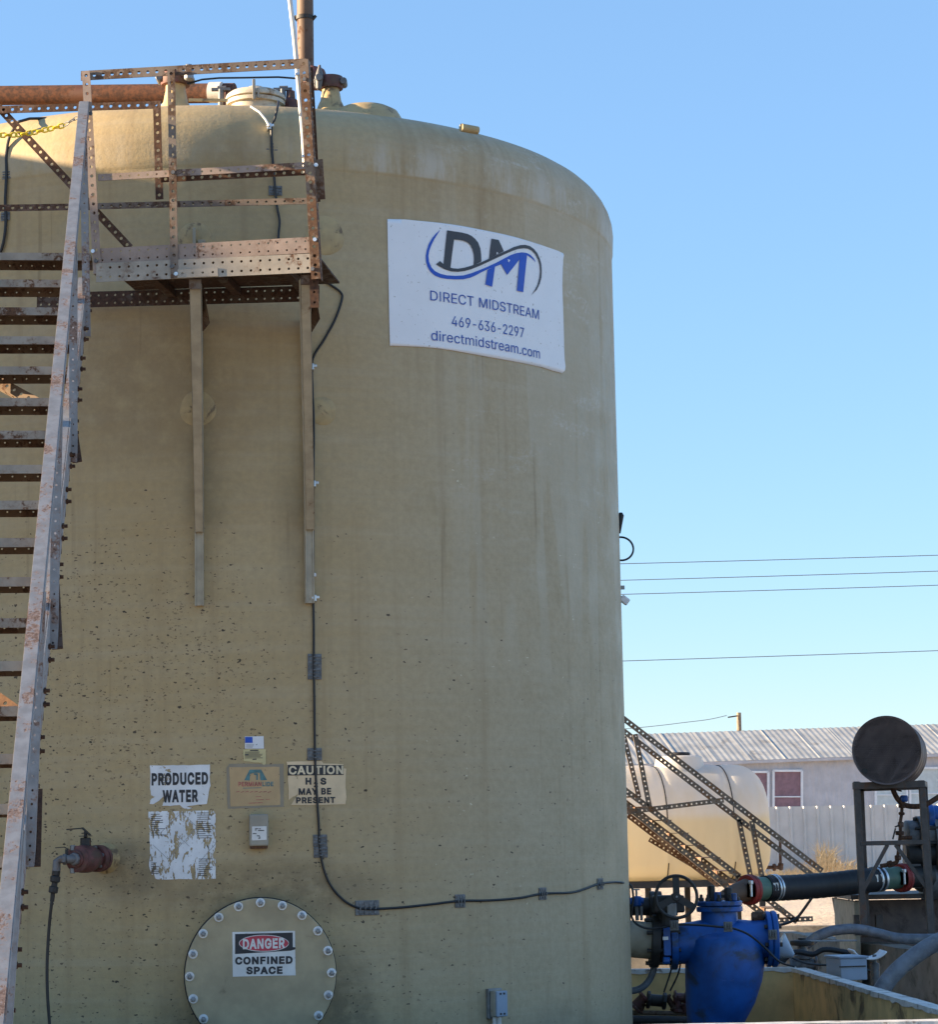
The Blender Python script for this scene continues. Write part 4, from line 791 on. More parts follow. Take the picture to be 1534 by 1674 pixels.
# two knee brackets carrying it on the tank
for (xt, yt, xm, ym, xb, yb, wt, side) in ((319, 462, 327, 872, 326.5, 991, 20, 1), (499.5, 455, 503.5, 868, 504.5, 987, 17, 1)):
    br = MB(); p0 = pp(xt, yt, -.05); s_, z_ = sz(xm, ym); a = s_/TR; nN = V((math.sin(a), -math.cos(a), 0)); tT = V((math.cos(a), math.sin(a), 0))
    p1 = onT(s_, z_, .075); w0 = wt/325; w1 = 14/300
    vs = []
    for p, w in ((p0, w0), (p1, w1)):
        for q in (-1, 1): vs.append(p+tT*q*w/2)
    # channel: face plus two side flanges
    f0, f1, g0, g1 = vs[0], vs[1], vs[2], vs[3]; bk = -nN*.05
    br.poly([f0, f1, g1, g0], .006, -nN)
    br.poly([f0, g0, g0+bk, f0+bk], .005, tT); br.poly([f1, g1, g1+bk, f1+bk], .005, -tT)
    brk = br.build('knee_bracket', M['olive'], plat, bevel=.002)
    s2, z2 = sz(xb, yb); zt = 4.46; zb = z2
    mb_ = MB(); c = onT(s2, (zt+zb)/2, .026)
    mb_.box(c+nN*.012, tT*w1*.5, nN*.003, ZZ*(zt-zb)/2).box(c-tT*(w1*.5-.003), tT*.003, nN*.022, ZZ*(zt-zb)/2).box(c+tT*(w1*.5-.003), tT*.003, nN*.022, ZZ*(zt-zb)/2)
    mb_.build('wall_channel', M['olive'], plat)
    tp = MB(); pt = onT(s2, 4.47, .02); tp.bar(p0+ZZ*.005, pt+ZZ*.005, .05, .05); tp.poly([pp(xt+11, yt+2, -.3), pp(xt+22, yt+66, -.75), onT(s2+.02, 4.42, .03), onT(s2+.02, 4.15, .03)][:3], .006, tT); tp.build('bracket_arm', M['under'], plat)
    MB().box(p0+nN*.004-ZZ*.01, tT*w0*.5, nN*.006, ZZ*.025).build('bracket_cleat', M['grey_brown'], plat)
# small lugs seen behind the toe board
s_, z_ = sz(318, 392); a = s_/TR; nN = V((math.sin(a), -math.cos(a), 0)); tT = V((math.cos(a), math.sin(a), 0))
MB().box(onT(s_, z_, .02), tT*.008, nN*.02, ZZ*.06).box(onT(s_+.04, z_-.04, .012), tT*.02, nN*.012, ZZ*.035).build('wall_lug', M['olive'], plat)

# ---------------------------------------------------------------- stair
hT = at(137, 168, 12.62); hB = at(-10, 1674, 7.545)
def zn(d): return 4.507-.871*(12.6-d)
def hX(d): return hB.x+(hT.x-hB.x)*(d-7.545)/(12.62-7.545)
sdir = V((hT.x-hB.x, 12.62-7.545, 0)).normalized(); sside = V((sdir.y, -sdir.x, 0))   # sside points right
def offS(d): return .02-.095*(12.55-d)/5
stair = thing('stairway', 'steep white painted stair with open treads climbing to the platform', 'stairs', (hX(7.6)-.35, 7.6, 0))
SW = .76
for k in range(-1, 22):
    d = 12.6-.225*k; z = zn(d); 
    if z < .08: break
    pr = V((hX(d)+offS(d)+.003, d, z)); pl = pr-sside*SW; up = ZZ
    bk = sdir*.19; t_ = MB()
    t_.poly([pr, pl, pl+bk, pr+bk], .004, (0, 0, -1))
    tr = t_.build('tread', M['tread'], stair)
    n_ = MB(); n_.box((pr+pl)/2-ZZ*.019-sdir*.004, sside*SW/2, sdir*.003, ZZ*.020); n_.build('nosing', M['nose'], tr)
    r_ = MB(); r_.perf(pl+bk-ZZ*.024, pr+bk-ZZ*.024, -sdir, .048, t=.004, pitch=.055, hr=.0045); r_.build('rear_flange', M['tread'], tr)
dT, dB = 12.55, 7.55
for nm, off in (('stringer', 0.0), ('stringer', -SW)):
    b = MB(); p0 = V((hX(dT), dT, zn(dT)-.03))+sside*(off+offS(dT)); p1 = V((hX(dB), dB, zn(dB)-.03))+sside*(off+offS(dB))
    sl = (p1-p0).normalized(); pr_ = sside.cross(sl).normalized()
    b.box((p0+p1)/2, (p1-p0)/2, sside*.004, pr_*.085)
    b.box((p0+p1)/2+pr_*.082+sside*.02*(-1 if off > -.1 else 1), (p1-p0)/2, sside*.02, pr_*.003).box((p0+p1)/2-pr_*.082+sside*.02*(-1 if off > -.1 else 1), (p1-p0)/2, sside*.02, pr_*.003)
    st_ = b.build(nm, M['white_paint'], stair)
    if off > -.1:
        for k in range(22):
            d = 12.5-.225*k
            for dz in (-.02, -.075):
                p = V((hX(d), d, zn(d)+dz-.02))+sside*(offS(d)+.002)
                MB().cyl(p, p+sside*.028, .008, 6).cyl(p+sside*.004, p+sside*.013, .013, 6).build('bolt', M['brown'], st_)
def hz(d): return zn(d)+.945
for off in (0.0, -SW):
    b = MB(); A_, B_ = V((hX(12.62), 12.62, hz(12.62)))+sside*off, V((hX(7.4), 7.4, hz(7.4)))+sside*off
    sl = (B_-A_).normalized(); pr_ = sside.cross(sl).normalized(); pr_ = pr_ if pr_.z > 0 else -pr_
    b.box((A_+B_)/2, (B_-A_)/2, sside*.024, pr_*.003).box((A_+B_)/2+sside*.0235-pr_*.024, (B_-A_)/2, sside*.003, pr_*.022).box((A_+B_)/2-sside*.0235-pr_*.024, (B_-A_)/2, sside*.003, pr_*.022)
    b.build('handrail', M['white_paint'], stair)
    for d in (12.35, 11.45, 10.35, 9.33, 8.3):
        p1 = V((hX(d), d, hz(d)-.05))+sside*(off+.010); p0 = V((hX(d), d, zn(d)-.13))+sside*(off+offS(d)+.014)
        b = MB(); b.perf(p0, p1, -sdir, .036, t=.004, pitch=.05, hr=.005).box((p0+p1)/2+sside*.017+sdir*.018, (p1-p0)/2, sside*.002, sdir*.018)
        pst = b.build('baluster', M['white_paint'], stair)
        if d < 12:
            q0 = p0+sside*.020; q1 = V((hX(d+.05), d+.20, zn(d)+.16))+sside*(off-.03)
            MB().bar(q0, q1, .045, .005, up=-sdir).build('baluster_brace', M['brown'], pst)
# cross brace under the flight
b = MB(); b.angle(at(-120, 560, 12.3), at(64, 660, 12.0), V((0, -1, .2)), .05, .05, edge=-1, **K); b.build('cross_brace', M['orange'], stair)
b = MB(); b.angle(at(-120, 1060, 10.9), at(40, 1172, 10.6), V((0, -1, .2)), .05, .05, edge=-1, **K); b.build('cross_brace', M['orange'], stair)

# yellow chain between railings
b = MB(); pc = [at(x, y, 12.7) for x, y in smoothpts([(-40, 222), (0, 221), (40, 219), (70, 214), (100, 206)], 8)]
def chain(b, a, c, n, r=.011, L=1.45, th=.0035):
    for i in range(n):
        p, q = a.lerp(c, (i)/n), a.lerp(c, (i+1)/n); u = (q-p); l = u.length*.62; u = u.normalized()
        v = V((0, 0, 1)) if i % 2 == 0 else V((0, -1, 0)); v = (v-u*v.dot(u)).normalized(); m_ = (p+q)/2
        ring = [m_+u*(l*math.cos(t)+(.3*l if math.cos(t) > 0 else -.3*l))*.8+v*r*math.sin(t) for t in [2*math.pi*k/10 for k in range(11)]]
        b.tube(ring, th, 5, caps=False)
ys = [(-40, 222), (0, 221), (26, 220.5), (52, 217), (78, 211.5), (104, 205)]
for p, q in zip(ys[:-1], ys[1:]): chain(b, at(*p, 12.7), at(*q, 12.7), 3, r=.012, th=.0045)
ch = b.build('chain', M['yellow'], smooth=True); tag(ch, 'yellow plastic safety chain across the top of the stair', 'chain')
b = MB(); chain(b, at(104, 205, 12.7), at(128, 190, 12.65), 3, r=.010, th=.003); b.build('snap_hook', M['steel'], ch, smooth=True)

# ---------------------------------------------------------------- conduit, vent pole, header pipe
b = MB(); cs = [at(x, y, 12.72) for x, y in smoothpts([(468, -60), (474, 0), (481, 60), (486, 115), (490, 160), (495, 215), (498, 262), (500, 285)], 5)]
con = b.tube(cs, .0125, 12).build('conduit_pipe', M['conduit'], smooth=True); tag(con, 'thin white conduit strapped to the right platform post', 'conduit')
b = MB()
for x, y in ((488, 123), (499, 257)): p = at(x, y, 12.70); b.box(p+V((.015, -.012, .004)), (.032, 0, .004), (0, .012, 0), (0, 0, .008))
b.build('pipe_strap', M['zinc'], con, bevel=.002)
top = at(496, -70, 14.35); base = V((nr.x, 14.5, nr.z-.02))
b = MB(); pA, pB = at(498, -80, 14.5), at(500, 150, 14.5); b.tube([pA, pB], .050, 20)
vp = b.build('vent_pipe', M['pole_brown'], smooth=30); tag(vp, 'tall brown vent pipe rising from the tank roof behind the platform', 'pipe')
q = at(498, 30, 14.5); MB().cyl(q-ZZ*.012, q+ZZ*.012, .056, 20).cyl(q+V((.05, -.01, -.01)), q+V((.068, -.01, .012)), .010, 8).cyl(q+V((-.068, -.01, -.01)), q+V((-.05, -.01, .012)), .010, 8).build('pipe_clamp', M['dark_iron'], vp, smooth=30)
q = at(512, 128, 14.45); MB().lathe([(.05, -.06), (.075, -.05), (.078, .03), (.06, .06)], q, (.2, 0, 1), 18).build('pipe_coupling', M['redcast'], vp, smooth=35)
b = MB(); a, c = at(-700, 164, 16.4), at(383, 152, 15.3); b.tube([a, c], .063, 24)
hp = b.build('header_pipe', M['rust_pipe'], smooth=30); tag(hp, 'red rusty header pipe running left across the tank roof', 'pipe')
u = (c-a).normalized(); q = at(354, 151, 15.28); MB().tube([q-u*.045, q+u*.035], .066, 20).build('wrap', M['conduit'], hp, smooth=30)

# ---------------------------------------------------------------- fittings on the tank's right edge
def side_at(x, y): return at(x, y, 15.95)
b = MB(); p0 = side_at(1015.5, 838); p1 = side_at(1014, 872); b.tube([p0+ZZ*.0, p0-ZZ*.018, p0.lerp(p1, .5), p1], [.010, .020, .014, .005], 10)
b.box(p0+V((-.03, .03, -.05)), (.03, 0, 0), (0, .008, 0), (0, 0, .02)); tag(b.build('antenna', M['black'], smooth=35), 'short black antenna on the right edge of the tank', 'antenna')
b = MB(); cc = side_at(1017, 897); b.tube([cc+V((math.sin(t)*.079-.004, .03*math.cos(t), math.cos(t)*.079)) for t in [math.pi*k/20-.25 for k in range(24)]], .0065, 8); tag(b.build('cable_loop', M['black'], smooth=True), 'black cable loop sticking out at the right edge of the tank', 'cable')
b = MB(); p = side_at(1017.5, 960.5); b.box(p, (.016, 0, 0), (0, .012, 0), (0, 0, .012)).box(p+V((-.02, .02, 0)), (.02, 0, 0), (0, .008, 0), (0, 0, .008)); tag(b.build('bracket', M['steel']), 'tiny metal bracket just above the white floodlight', 'bracket')
lamp = thing('floodlight', 'small white floodlight tilted down at the right edge of the tank', 'light', side_at(1020, 985))
p = side_at(1021.5, 981); u = V((.78, 0, -.62)); v = V((.62, 0, .78)); MB().box(p, u*.028, v*.022, (0, .03, 0)).build('housing', M['plate_white'], lamp, bevel=.006)
MB().box(p+u*.028, u*.002, v*.018, (0, .026, 0)).build('lens', M['steel'], lamp); MB().bar(p-u*.02, p-u*.05+V((-.02, .02, .01)), .02, .02).build('mount', M['steel'], lamp)

# ---------------------------------------------------------------- unseen neighbouring tanks, sized and placed for the shade they cast
n1 = thing('storage_tank', 'unseen tall tan neighbour tank to the left, sized to shade the banner tank', 'tank', (-9.2, 15.35, 0))
MB().lathe(tank_profile(6.18, 6.74, 2.95), (-9.2, 15.35, 0), n=128).build('shell', M['tan'], n1, smooth=30)
n2 = thing('storage_tank', 'unseen tan tank directly behind the banner tank, placed to shade the yard', 'tank', (-1.6, 21.9, 0))
MB().lathe(tank_profile(5.1, 5.7, 2.50), (-1.6, 21.9, 0), n=128).build('shell', M['tan'], n2, smooth=30)
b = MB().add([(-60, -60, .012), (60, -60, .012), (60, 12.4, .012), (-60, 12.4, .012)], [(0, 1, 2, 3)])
kind(b.build('foreground_shade_sheet', M['shade_ground']), 'structure')  # dark sheet added over the foreground as shade, to cut bounce light
b = MB().add([(-7, 12.6, .012), (5.4, 12.6, .012), (5.4, 25.3, .012), (-7, 25.3, .012)], [(0, 1, 2, 3)])
kind(b.build('containment_shade_floor', M['shade_floor']), 'structure')  # dark sheet added so the containment reads as shaded, with less bounce
# ---------------------------------------------------------------- containment walls
def wall(name, label, p0, p1, h, t, mat, cap=None, capt=.018, group=None):
    p0, p1 = V((*p0, 0)), V((*p1, 0)); u = p1-p0; n_ = V((-u.y, u.x, 0)).normalized()
    o = thing(name, label, 'wall', (p0+p1)/2, group)
    L = max(2, int(u.length/.25)); b = MB(); vs = []; fs = []
    for i in range(L+1):
        q = p0+u*i/L; dz = random.uniform(-.008, .008) if cap is None else 0
        for sg in (-1, 1): vs += [q+n_*sg*t/2-ZZ*.1, q+n_*sg*t/2+ZZ*(h+dz)]
    for i in range(L):
        a = i*4; fs += [(a, a+4, a+5, a+1), (a+2, a+3, a+7, a+6), (a+1, a+5, a+7, a+3)]
    fs += [(0, 1, 3, 2), (L*4, L*4+2, L*4+3, L*4+1)]
    b.add(vs, fs).build('panel', mat, o)
    if cap:
        b = MB(); vs = []; fs = []
        for i in range(L*3+1):
            q = p0+u*i/(L*3)
            for sg in (-1, 1):
                w = t/2+.008+random.uniform(0, .003); vs += [q+n_*sg*w+ZZ*(h-.006-random.uniform(0, .018)), q+n_*sg*w+ZZ*(h+capt-.004+random.uniform(0, .002))]
        for i in range(L*3):
            a = i*4; fs += [(a, a+4, a+5, a+1), (a+2, a+3, a+7, a+6), (a+1, a+5, a+7, a+3), (a, a+2, a+6, a+4)]
        b.add(vs, fs).build('coping', cap, o)
    return o
wall('containment_wall', 'low pale topped wall across the very bottom of the view', (-7, 12.55), (2.62, 12.50), .660, .12, M['concrete'], M['wall_cap'])
wall('containment_wall', 'stained yellow containment wall with white coping right of the blue strainer', (2.66, 12.45), (2.40, 18.3), .62, .08, M['wall_yellow'], M['wall_cap'])
wall('containment_wall', 'stained yellow wall behind the blue strainer', (-1.0, 18.75), (2.40, 18.42), .62, .10, M['wall_yellow'], M['wall_cap'])
wall('containment_wall', 'grey concrete wall behind the pale blue enclosure', (4.15, 16.6), (3.05, 24.9), .66, .20, M['concrete'])
wall('containment_wall', 'grey concrete wall at the foot of the far stair', (1.6, 25.9), (5.6, 25.5), .66, .20, M['concrete'])

# ---------------------------------------------------------------- blue strainer, butterfly valve, suction line
SD = 16.3; sk = ppm(SD)
ctr = at(1186, 1540, SD)
strn = thing('basket_strainer', 'big blue cast iron basket strainer beside the tank', 'strainer', V((ctr.x, SD, .02)))
def lz(y): return at(1186, y, SD).z
rings = [(1489, 1147, 1206), (1512, 1147, 1207), (1522, 1144, 1212), (1529, 1131, 1240), (1535, 1125, 1246), (1550, 1123, 1249), (1575, 1122, 1250), (1605, 1122, 1245), (1640, 1123, 1234), (1670, 1125, 1218), (1710, 1130, 1198), (1760, 1140, 1186)]
b = MB(); vs = []; fs = []; n = 36
for y, xl, xr in rings:
    c = at((xl+xr)/2, y, SD); r = (xr-xl)/2/sk
    for k in range(n): a = 2*math.pi*k/n; vs.append(V((c.x+r*math.cos(a), SD+r*math.sin(a), c.z)))
for i in range(len(rings)-1):
    for k in range(n): fs.append((i*n+k, i*n+(k+1) % n, (i+1)*n+(k+1) % n, (i+1)*n+k))
fs += [tuple(range(n)), tuple((len(rings)-1)*n+k for k in range(n))]
b.add(vs, fs); bodyS = b.build('body', M['blue'], strn, smooth=50)
pL = at(1098, 1543, SD); pC = at(1186, 1540, SD)
MB().tube([pL, pL.lerp(pC, .35), pC], [.125, .135, .17], 28).build('inlet_neck', M['blue'], strn, smooth=40)
fLo = MB().cyl(pL-V((.01, 0, 0)), pL+V((.035, 0, 0)), .165, 36, .005).build('inlet_flange', M['blue'], strn, smooth=35)
pR = at(1260, 1535, SD)
MB().tube([pC, pC.lerp(pR, .6), pR], [.15, .128, .125], 28).build('outlet_neck', M['blue'], strn, smooth=40)
MB().cyl(pR-V((.03, 0, 0)), pR+V((.0, 0, 0)), .178, 36, .004).build('outlet_flange', M['blue'], strn, smooth=35)
MB().cyl(pR+V((.004, 0, 0)), pR+V((.040, 0, 0)), .180, 36, .006).build('blind_flange', M['blue'], strn, smooth=35)
b = MB()
cl_ = at(1177, 1483, SD); MB().cyl(cl_-ZZ*.028, cl_+ZZ*.004, .150, 40, .005).cyl(cl_+ZZ*.008, cl_+ZZ*.040, .148, 40, .006).build('lid', M['blue'], strn, smooth=35)
for k in range(10):
    a = 2*math.pi*k/10+.2; q = cl_+V((math.cos(a)*.122, math.sin(a)*.122, 0)); MB().cyl(q+ZZ*.04, q+ZZ*.062, .017, 6, .003).cyl(q+ZZ*.06, q+ZZ*.082, .009, 8).build('lid_bolt', M['dark_iron'], strn)
for k in range(8):
    a = 2*math.pi*k/8+.2; q = pR+V((0, math.cos(a)*.15, math.sin(a)*.15)); MB().cyl(q-V((.05, 0, 0)), q+V((.06, 0, 0)), .014, 6).build('flange_bolt', M['dark_iron'], strn)
b = MB(); q = cl_+ZZ*.04; b.bar(q+V((-.06, -.03, .03)), q+V((.06, -.03, .03)), .02, .02).cyl(q+V((-.05, -.03, 0)), q+V((-.05, -.03, .10)), .022, 10, .004).cyl(q+V((.055, -.05, 0)), q+V((.055, -.05, .085)), .026, 10, .005); b.build('lid_fitting', M['dark_iron'], strn, smooth=35)
MB().cyl(cl_+V((-.02, -.10, .04)), cl_+V((-.02, -.10, .10)), .022, 10, .006).cyl(cl_+V((.085, -.10, .04)), cl_+V((.085, -.10, .09)), .020, 10, .006).build('lid_plug', M['blue'], strn, smooth=35)
MB().cyl(at(1242, 1499, SD)-V((.05, 0, 0)), at(1242, 1499, SD)+V((.03, 0, 0)), .035, 12, .008).build('vent_plug', M['brown'], strn, smooth=35)
MB().box(at(1185, 1599, SD)-V((0, .243, 0)), (.04, 0, 0), (0, .005, 0), (0, 0, .004)).build('cast_mark', M['blue'], bodyS)
b = MB().cyl(V((ctr.x, SD, 0)), V((ctr.x, SD, .1)), .22, 24); b.build('foot', M['dark_iron'], strn)
# nozzle of the tank and butterfly valve
pn0 = at(1010, 1533, SD); pn1 = at(1068, 1538, SD)
MB().tube([pn0, pn1], .118, 28).build('side_nozzle', M['olive'], tank, smooth=35)
bv = thing('butterfly_valve', 'black butterfly valve with a large handwheel left of the blue strainer', 'valve', V((at(1075, 1600, SD).x, SD, at(1075, 1600, SD).z)))
MB().cyl(at(1064, 1538, SD), at(1079, 1539, SD), .168, 36, .004).build('tank_flange', M['dark_iron'], bv, smooth=35)
MB().cyl(at(1081, 1539, SD), at(1097, 1541, SD), .145, 36, .006).build('body', M['dark_iron'], bv, smooth=35)
b = MB().box(at(1088, 1538, SD)-V((0, .16, 0)), (.022, 0, 0), (0, .012, 0), (0, 0, .085)).cyl(at(1087, 1519, SD)-V((.02, .15, 0)), at(1087, 1519, SD)+V((.02, -.15, 0)), .024, 10, .004).cyl(at(1087, 1568, SD)-V((.022, .15, 0)), at(1087, 1568, SD)+V((.022, -.15, 0)), .024, 10, .004)
b.build('blue_bracket', M['blue'], bv, smooth=35)
MB().poly([at(x, y, SD-.18) for x, y in ((1084, 1531.5), (1093, 1531), (1093.5, 1536.5), (1084.5, 1537))], .001, (0, 1, 0)).build('tag', M['plate_white'], bv)
for k in range(8):
    a = 2*math.pi*k/8+.35; q = at(1075, 1539, SD)+V((0, math.cos(a)*.148, math.sin(a)*.148)); MB().cyl(q-V((.075, 0, 0)), q+V((.14, 0, 0)), .013, 6).build('flange_bolt', M['dark_iron'], bv)
wc = at(1106.5, 1466, SD-.42); wr_ = 33.5/ppm(SD-.42); wn_ = V((.06, -1, .05)).normalized(); wx = wn_.cross(ZZ).normalized(); wy = wx.cross(wn_)
b = MB(); b.tube([wc+(wx*math.cos(t)+wy*math.sin(t))*wr_ for t in [2*math.pi*k/48 for k in range(49)]], .0105, 8, caps=False)
hw = b.build('handwheel', M['dark_iron'], bv, smooth=True)
b = MB()
for a in (90, 212, 332):
    d_ = wx*math.cos(R_(a))+wy*math.sin(R_(a)); b.bar(wc+d_*.012, wc+d_*wr_*.97, .042, .009, up=wn_)
b.cyl(wc-wn_*.03, wc+wn_*.012, .028, 16, .004); b.build('spokes', M['dark_iron'], hw, smooth=35)
MB().cyl(wc+wn_*.012, wc+wn_*.018, .007, 8).build('hub_nut', M['steel'], hw)
gb = at(1094, 1478, SD-.16)
MB().cyl(wc, V((wc.x, SD-.16, wc.z)), .016, 12).build('wheel_shaft', M['dark_iron'], bv, smooth=35)
b = MB().box(V((gb.x, SD-.10, gb.z)), (.10, 0, 0), (0, .09, 0), (0, 0, .055)).cyl(V((gb.x-.02, SD-.05, gb.z-.16)), V((gb.x-.02, SD-.05, gb.z)), .055, 16); b.build('gearbox', M['dark_iron'], bv, bevel=.012)
MB().box(at(1099, 1487, SD-.2), (.03, 0, 0), (0, .012, 0), (0, 0, .04)).build('gearbox_cover', M['steel'], bv, bevel=.004)
# upper small line beside the tank
ul = thing('bypass_pipe', 'dark bypass pipe with a small blue valve between tank and handwheel', 'pipe', at(1048, 1500, SD+.1))
b = MB().tube([at(1020, 1482, SD+.2), at(1108, 1482, SD+.2)], .058, 18).cyl(at(1062, 1482, SD+.2), at(1071, 1482, SD+.2), .10, 24, .004).cyl(at(1073, 1482, SD+.2), at(1082, 1482, SD+.2), .10, 24, .004)
b.build('pipe', M['dark_iron'], ul, smooth=35)
q = at(1041.5, 1474, SD-.02); MB().cyl(q-ZZ*.03, q+ZZ*.035, .034, 14, .008).cyl(q-V((.045, 0, -.005)), q+V((.045, 0, .005)), .022, 12, .004).build('blue_valve', M['blue'], ul, smooth=35)
MB().cyl(q+ZZ*.035, q+ZZ*.075, .007, 8).box(q+ZZ*.078, (.022, 0, 0), (0, .006, 0), (0, 0, .004)).build('stem', M['steel'], ul)
MB().tube([q-ZZ*.03, q-ZZ*.12], .012, 8).tube([q-ZZ*.03+V((.028, 0, 0)), q-ZZ*.12+V((.028, 0, 0))], .009, 8).build('drain_tube', M['steel'], ul, smooth=True)
# cable over valve and strainer with clips
tag(MB().tube([at(x, y, SD-.26) for x, y in smoothpts([(1022, 1444), (1030, 1446), (1034, 1452), (1036, 1470), (1033, 1490), (1035, 1503), (1045, 1513), (1062, 1518), (1085, 1516), (1105, 1512), (1140, 1512), (1175, 1515), (1200, 1518), (1225, 1528), (1250, 1548), (1275, 1572), (1300, 1580)], 5)], .007, 8).build('cable', M['cable'], smooth=True), 'black cable draped across the blue strainer', 'cable')
for x, y, l in ((1103, 1513, 'dark clip on the cable left of the blue strainer body'), (1191, 1515, 'dark clip on the cable across the blue strainer body'), (1264, 1528, 'dark clip on the cable at the blue blind flange')):
    p = at(x, y, SD-.265); b = MB().box(p, (.028, 0, 0), (0, .004, 0), (0, 0, .032))
    for j in (-1, 0, 1): b.box(p+V((j*.016, -.012, 0)), (.005, 0, 0), (0, .010, 0), (0, 0, .014)).box(p+V((j*.017, -.006, .022)), (.005, 0, 0), (0, .004, 0), (0, 0, .006))
    tag(b.build('cable_clip', M['clip'], bevel=.002), l, 'clip', 'cable clips on the strainer')
# hoses, thin tubes and rusty manifold under the valve
tag(MB().tube([at(x, y, SD+.1) for x, y in smoothpts([(1070, 1560), (1069, 1585), (1060, 1605), (1045, 1617), (1020, 1622)], 6)], .022, 12).build('hose', M['hose_grey'], smooth=True), 'grey hose curling under the butterfly valve', 'hose')
for i, (pts, l) in enumerate((([(1102, 1570), (1096, 1592), (1086, 1622)], 'thin black tube under the valve, left of two'), ([(1115, 1560), (1110, 1590), (1096, 1620)], 'thin black tube under the valve, right of two'))):
    tag(MB().tube([at(x, y, SD+.3) for x, y in smoothpts(pts, 6)], .006, 6).build('tube', M['cable'], smooth=True), l, 'tube')
mf = thing('pipe_manifold', 'rusty red pipe manifold low behind the blue strainer', 'manifold', at(1080, 1668, SD+.9))
mm = SD+.9
b = MB().tube([at(1030, 1655, mm), at(1124, 1657, mm)], .016, 10); b.build('pipe', M['orange'], mf, smooth=True)
MB().tube([at(1030, 1668, mm-.1), at(1130, 1670, mm-.1)], .035, 12).build('pipe', M['dark_iron'], mf, smooth=True)
for (x0, y0, x1, y1, r, mt2) in ((1036, 1648, 1056, 1628, .035, 'redcast'), (1058, 1634, 1090, 1637, .04, 'dark_iron'), (1102, 1630, 1124, 1632, .032, 'redcast'), (1109, 1655, 1109, 1626, .026, 'redcast'), (1090, 1628, 1104, 1650, .02, 'brown'), (1046, 1656, 1052, 1640, .02, 'brown'), (1118, 1640, 1124, 1655, .03, 'redcast')):
    b = MB().cyl(at(x0, y0, mm), at(x1, y1, mm), r, 12, .006); q0, q1 = at(x0, y0, mm), at(x1, y1, mm); b.cyl(q0, q0.lerp(q1, .18), r*1.5, 8, .005).cyl(q0.lerp(q1, .8), q1, r*1.45, 8, .005); b.build('fitting', M[mt2], mf, smooth=35)

# black suction hose with couplings
sh = thing('suction_hose', 'thick black suction hose with red clamps leading to the pump', 'hose', at(1340, 1475, 20.6))
def hp_(x, y): return at(x, y, 20.1+(x-1220)/260*1.1)
b = MB(); pts = [hp_(x, y) for x, y in smoothpts([(1250, 1452.5), (1270, 1452), (1310, 1450), (1360, 1446), (1400, 1441.5), (1438, 1437)], 10)]
b.tube(pts, [.102+.0025*math.sin(i*2.6) for i in range(len(pts))], 28); b.build('hose', M['black'], sh, smooth=True)
for xa, xb in ((1262.5, 1265), (1267, 1269.5), (1429.5, 1432), (1437, 1440)):
    q0, q1 = hp_(xa, 1452.5-(xa-1250)*.082), hp_(xb, 1452.3-(xb-1250)*.082); b = MB().tube([q0, q1], .108, 28); q = (q0+q1)/2; b.box(q+V((0, -.11, .01)), (.012, 0, 0), (0, .012, 0), (0, 0, .03)); b.build('hose_band', M['zinc'], sh, smooth=35)
MB().tube([hp_(1232, 1454), hp_(1252, 1452.5)], .094, 28).build('hose_end', M['green'], sh, smooth=35)
MB().tube([hp_(1440, 1437), hp_(1470, 1434.5)], .092, 28).build('hose_end', M['green'], sh, smooth=35)
for xa, y in ((1226, 1454.5), (1475, 1435)):
    q = hp_(xa, y); u = (hp_(xa+10, y-.6)-q).normalized(); b = MB(); b.lathe([(.085, -.042), (.118, -.036), (.122, -.012), (.116, 0), (.122, .012), (.118, .036), (.085, .042)], q, u, 32)
    for sg in (1, -1): b.box(q+V((0, -.122, .0))+ZZ*sg*.0, (.03, 0, 0), (0, .016, 0), (0, 0, .055))
    cpl = b.build('red_clamp', M['red'], sh, smooth=35)
    MB().cyl(q+V((-.002, -.142, -.05)), q+V((-.002, -.142, .06)), .011, 10).cyl(q+V((-.002, -.142, .045)), q+V((-.002, -.142, .075)), .02, 8, .004).build('clamp_bolt', M['zinc'], cpl, smooth=35)
MB().tube([hp_(1222, 1455), hp_(1198, 1462), hp_(1184, 1466)], [.092, .072, .050], 24).tube([hp_(1184, 1466), hp_(1172, 1475), hp_(1168, 1500), hp_(1168, 1560)], [.05, .055, .055, .055], 16).build('reducer', M['pole_brown'], sh, smooth=40)
MB().tube([hp_(1482, 1434.5), hp_(1530, 1431)], .088, 24).cyl(hp_(1506, 1433), hp_(1514, 1432.5), .13, 24, .004).build('pump_inlet', M['dark_iron'], sh, smooth=35)
tag(MB().tube([at(x, y, 19.6) for x, y in smoothpts([(1328, 1468), (1316, 1485), (1304, 1500), (1288, 1509), (1268, 1513)], 6)], .011, 8).build('cable', M['cable'], smooth=True), 'black cable hanging from the suction hose', 'cable')

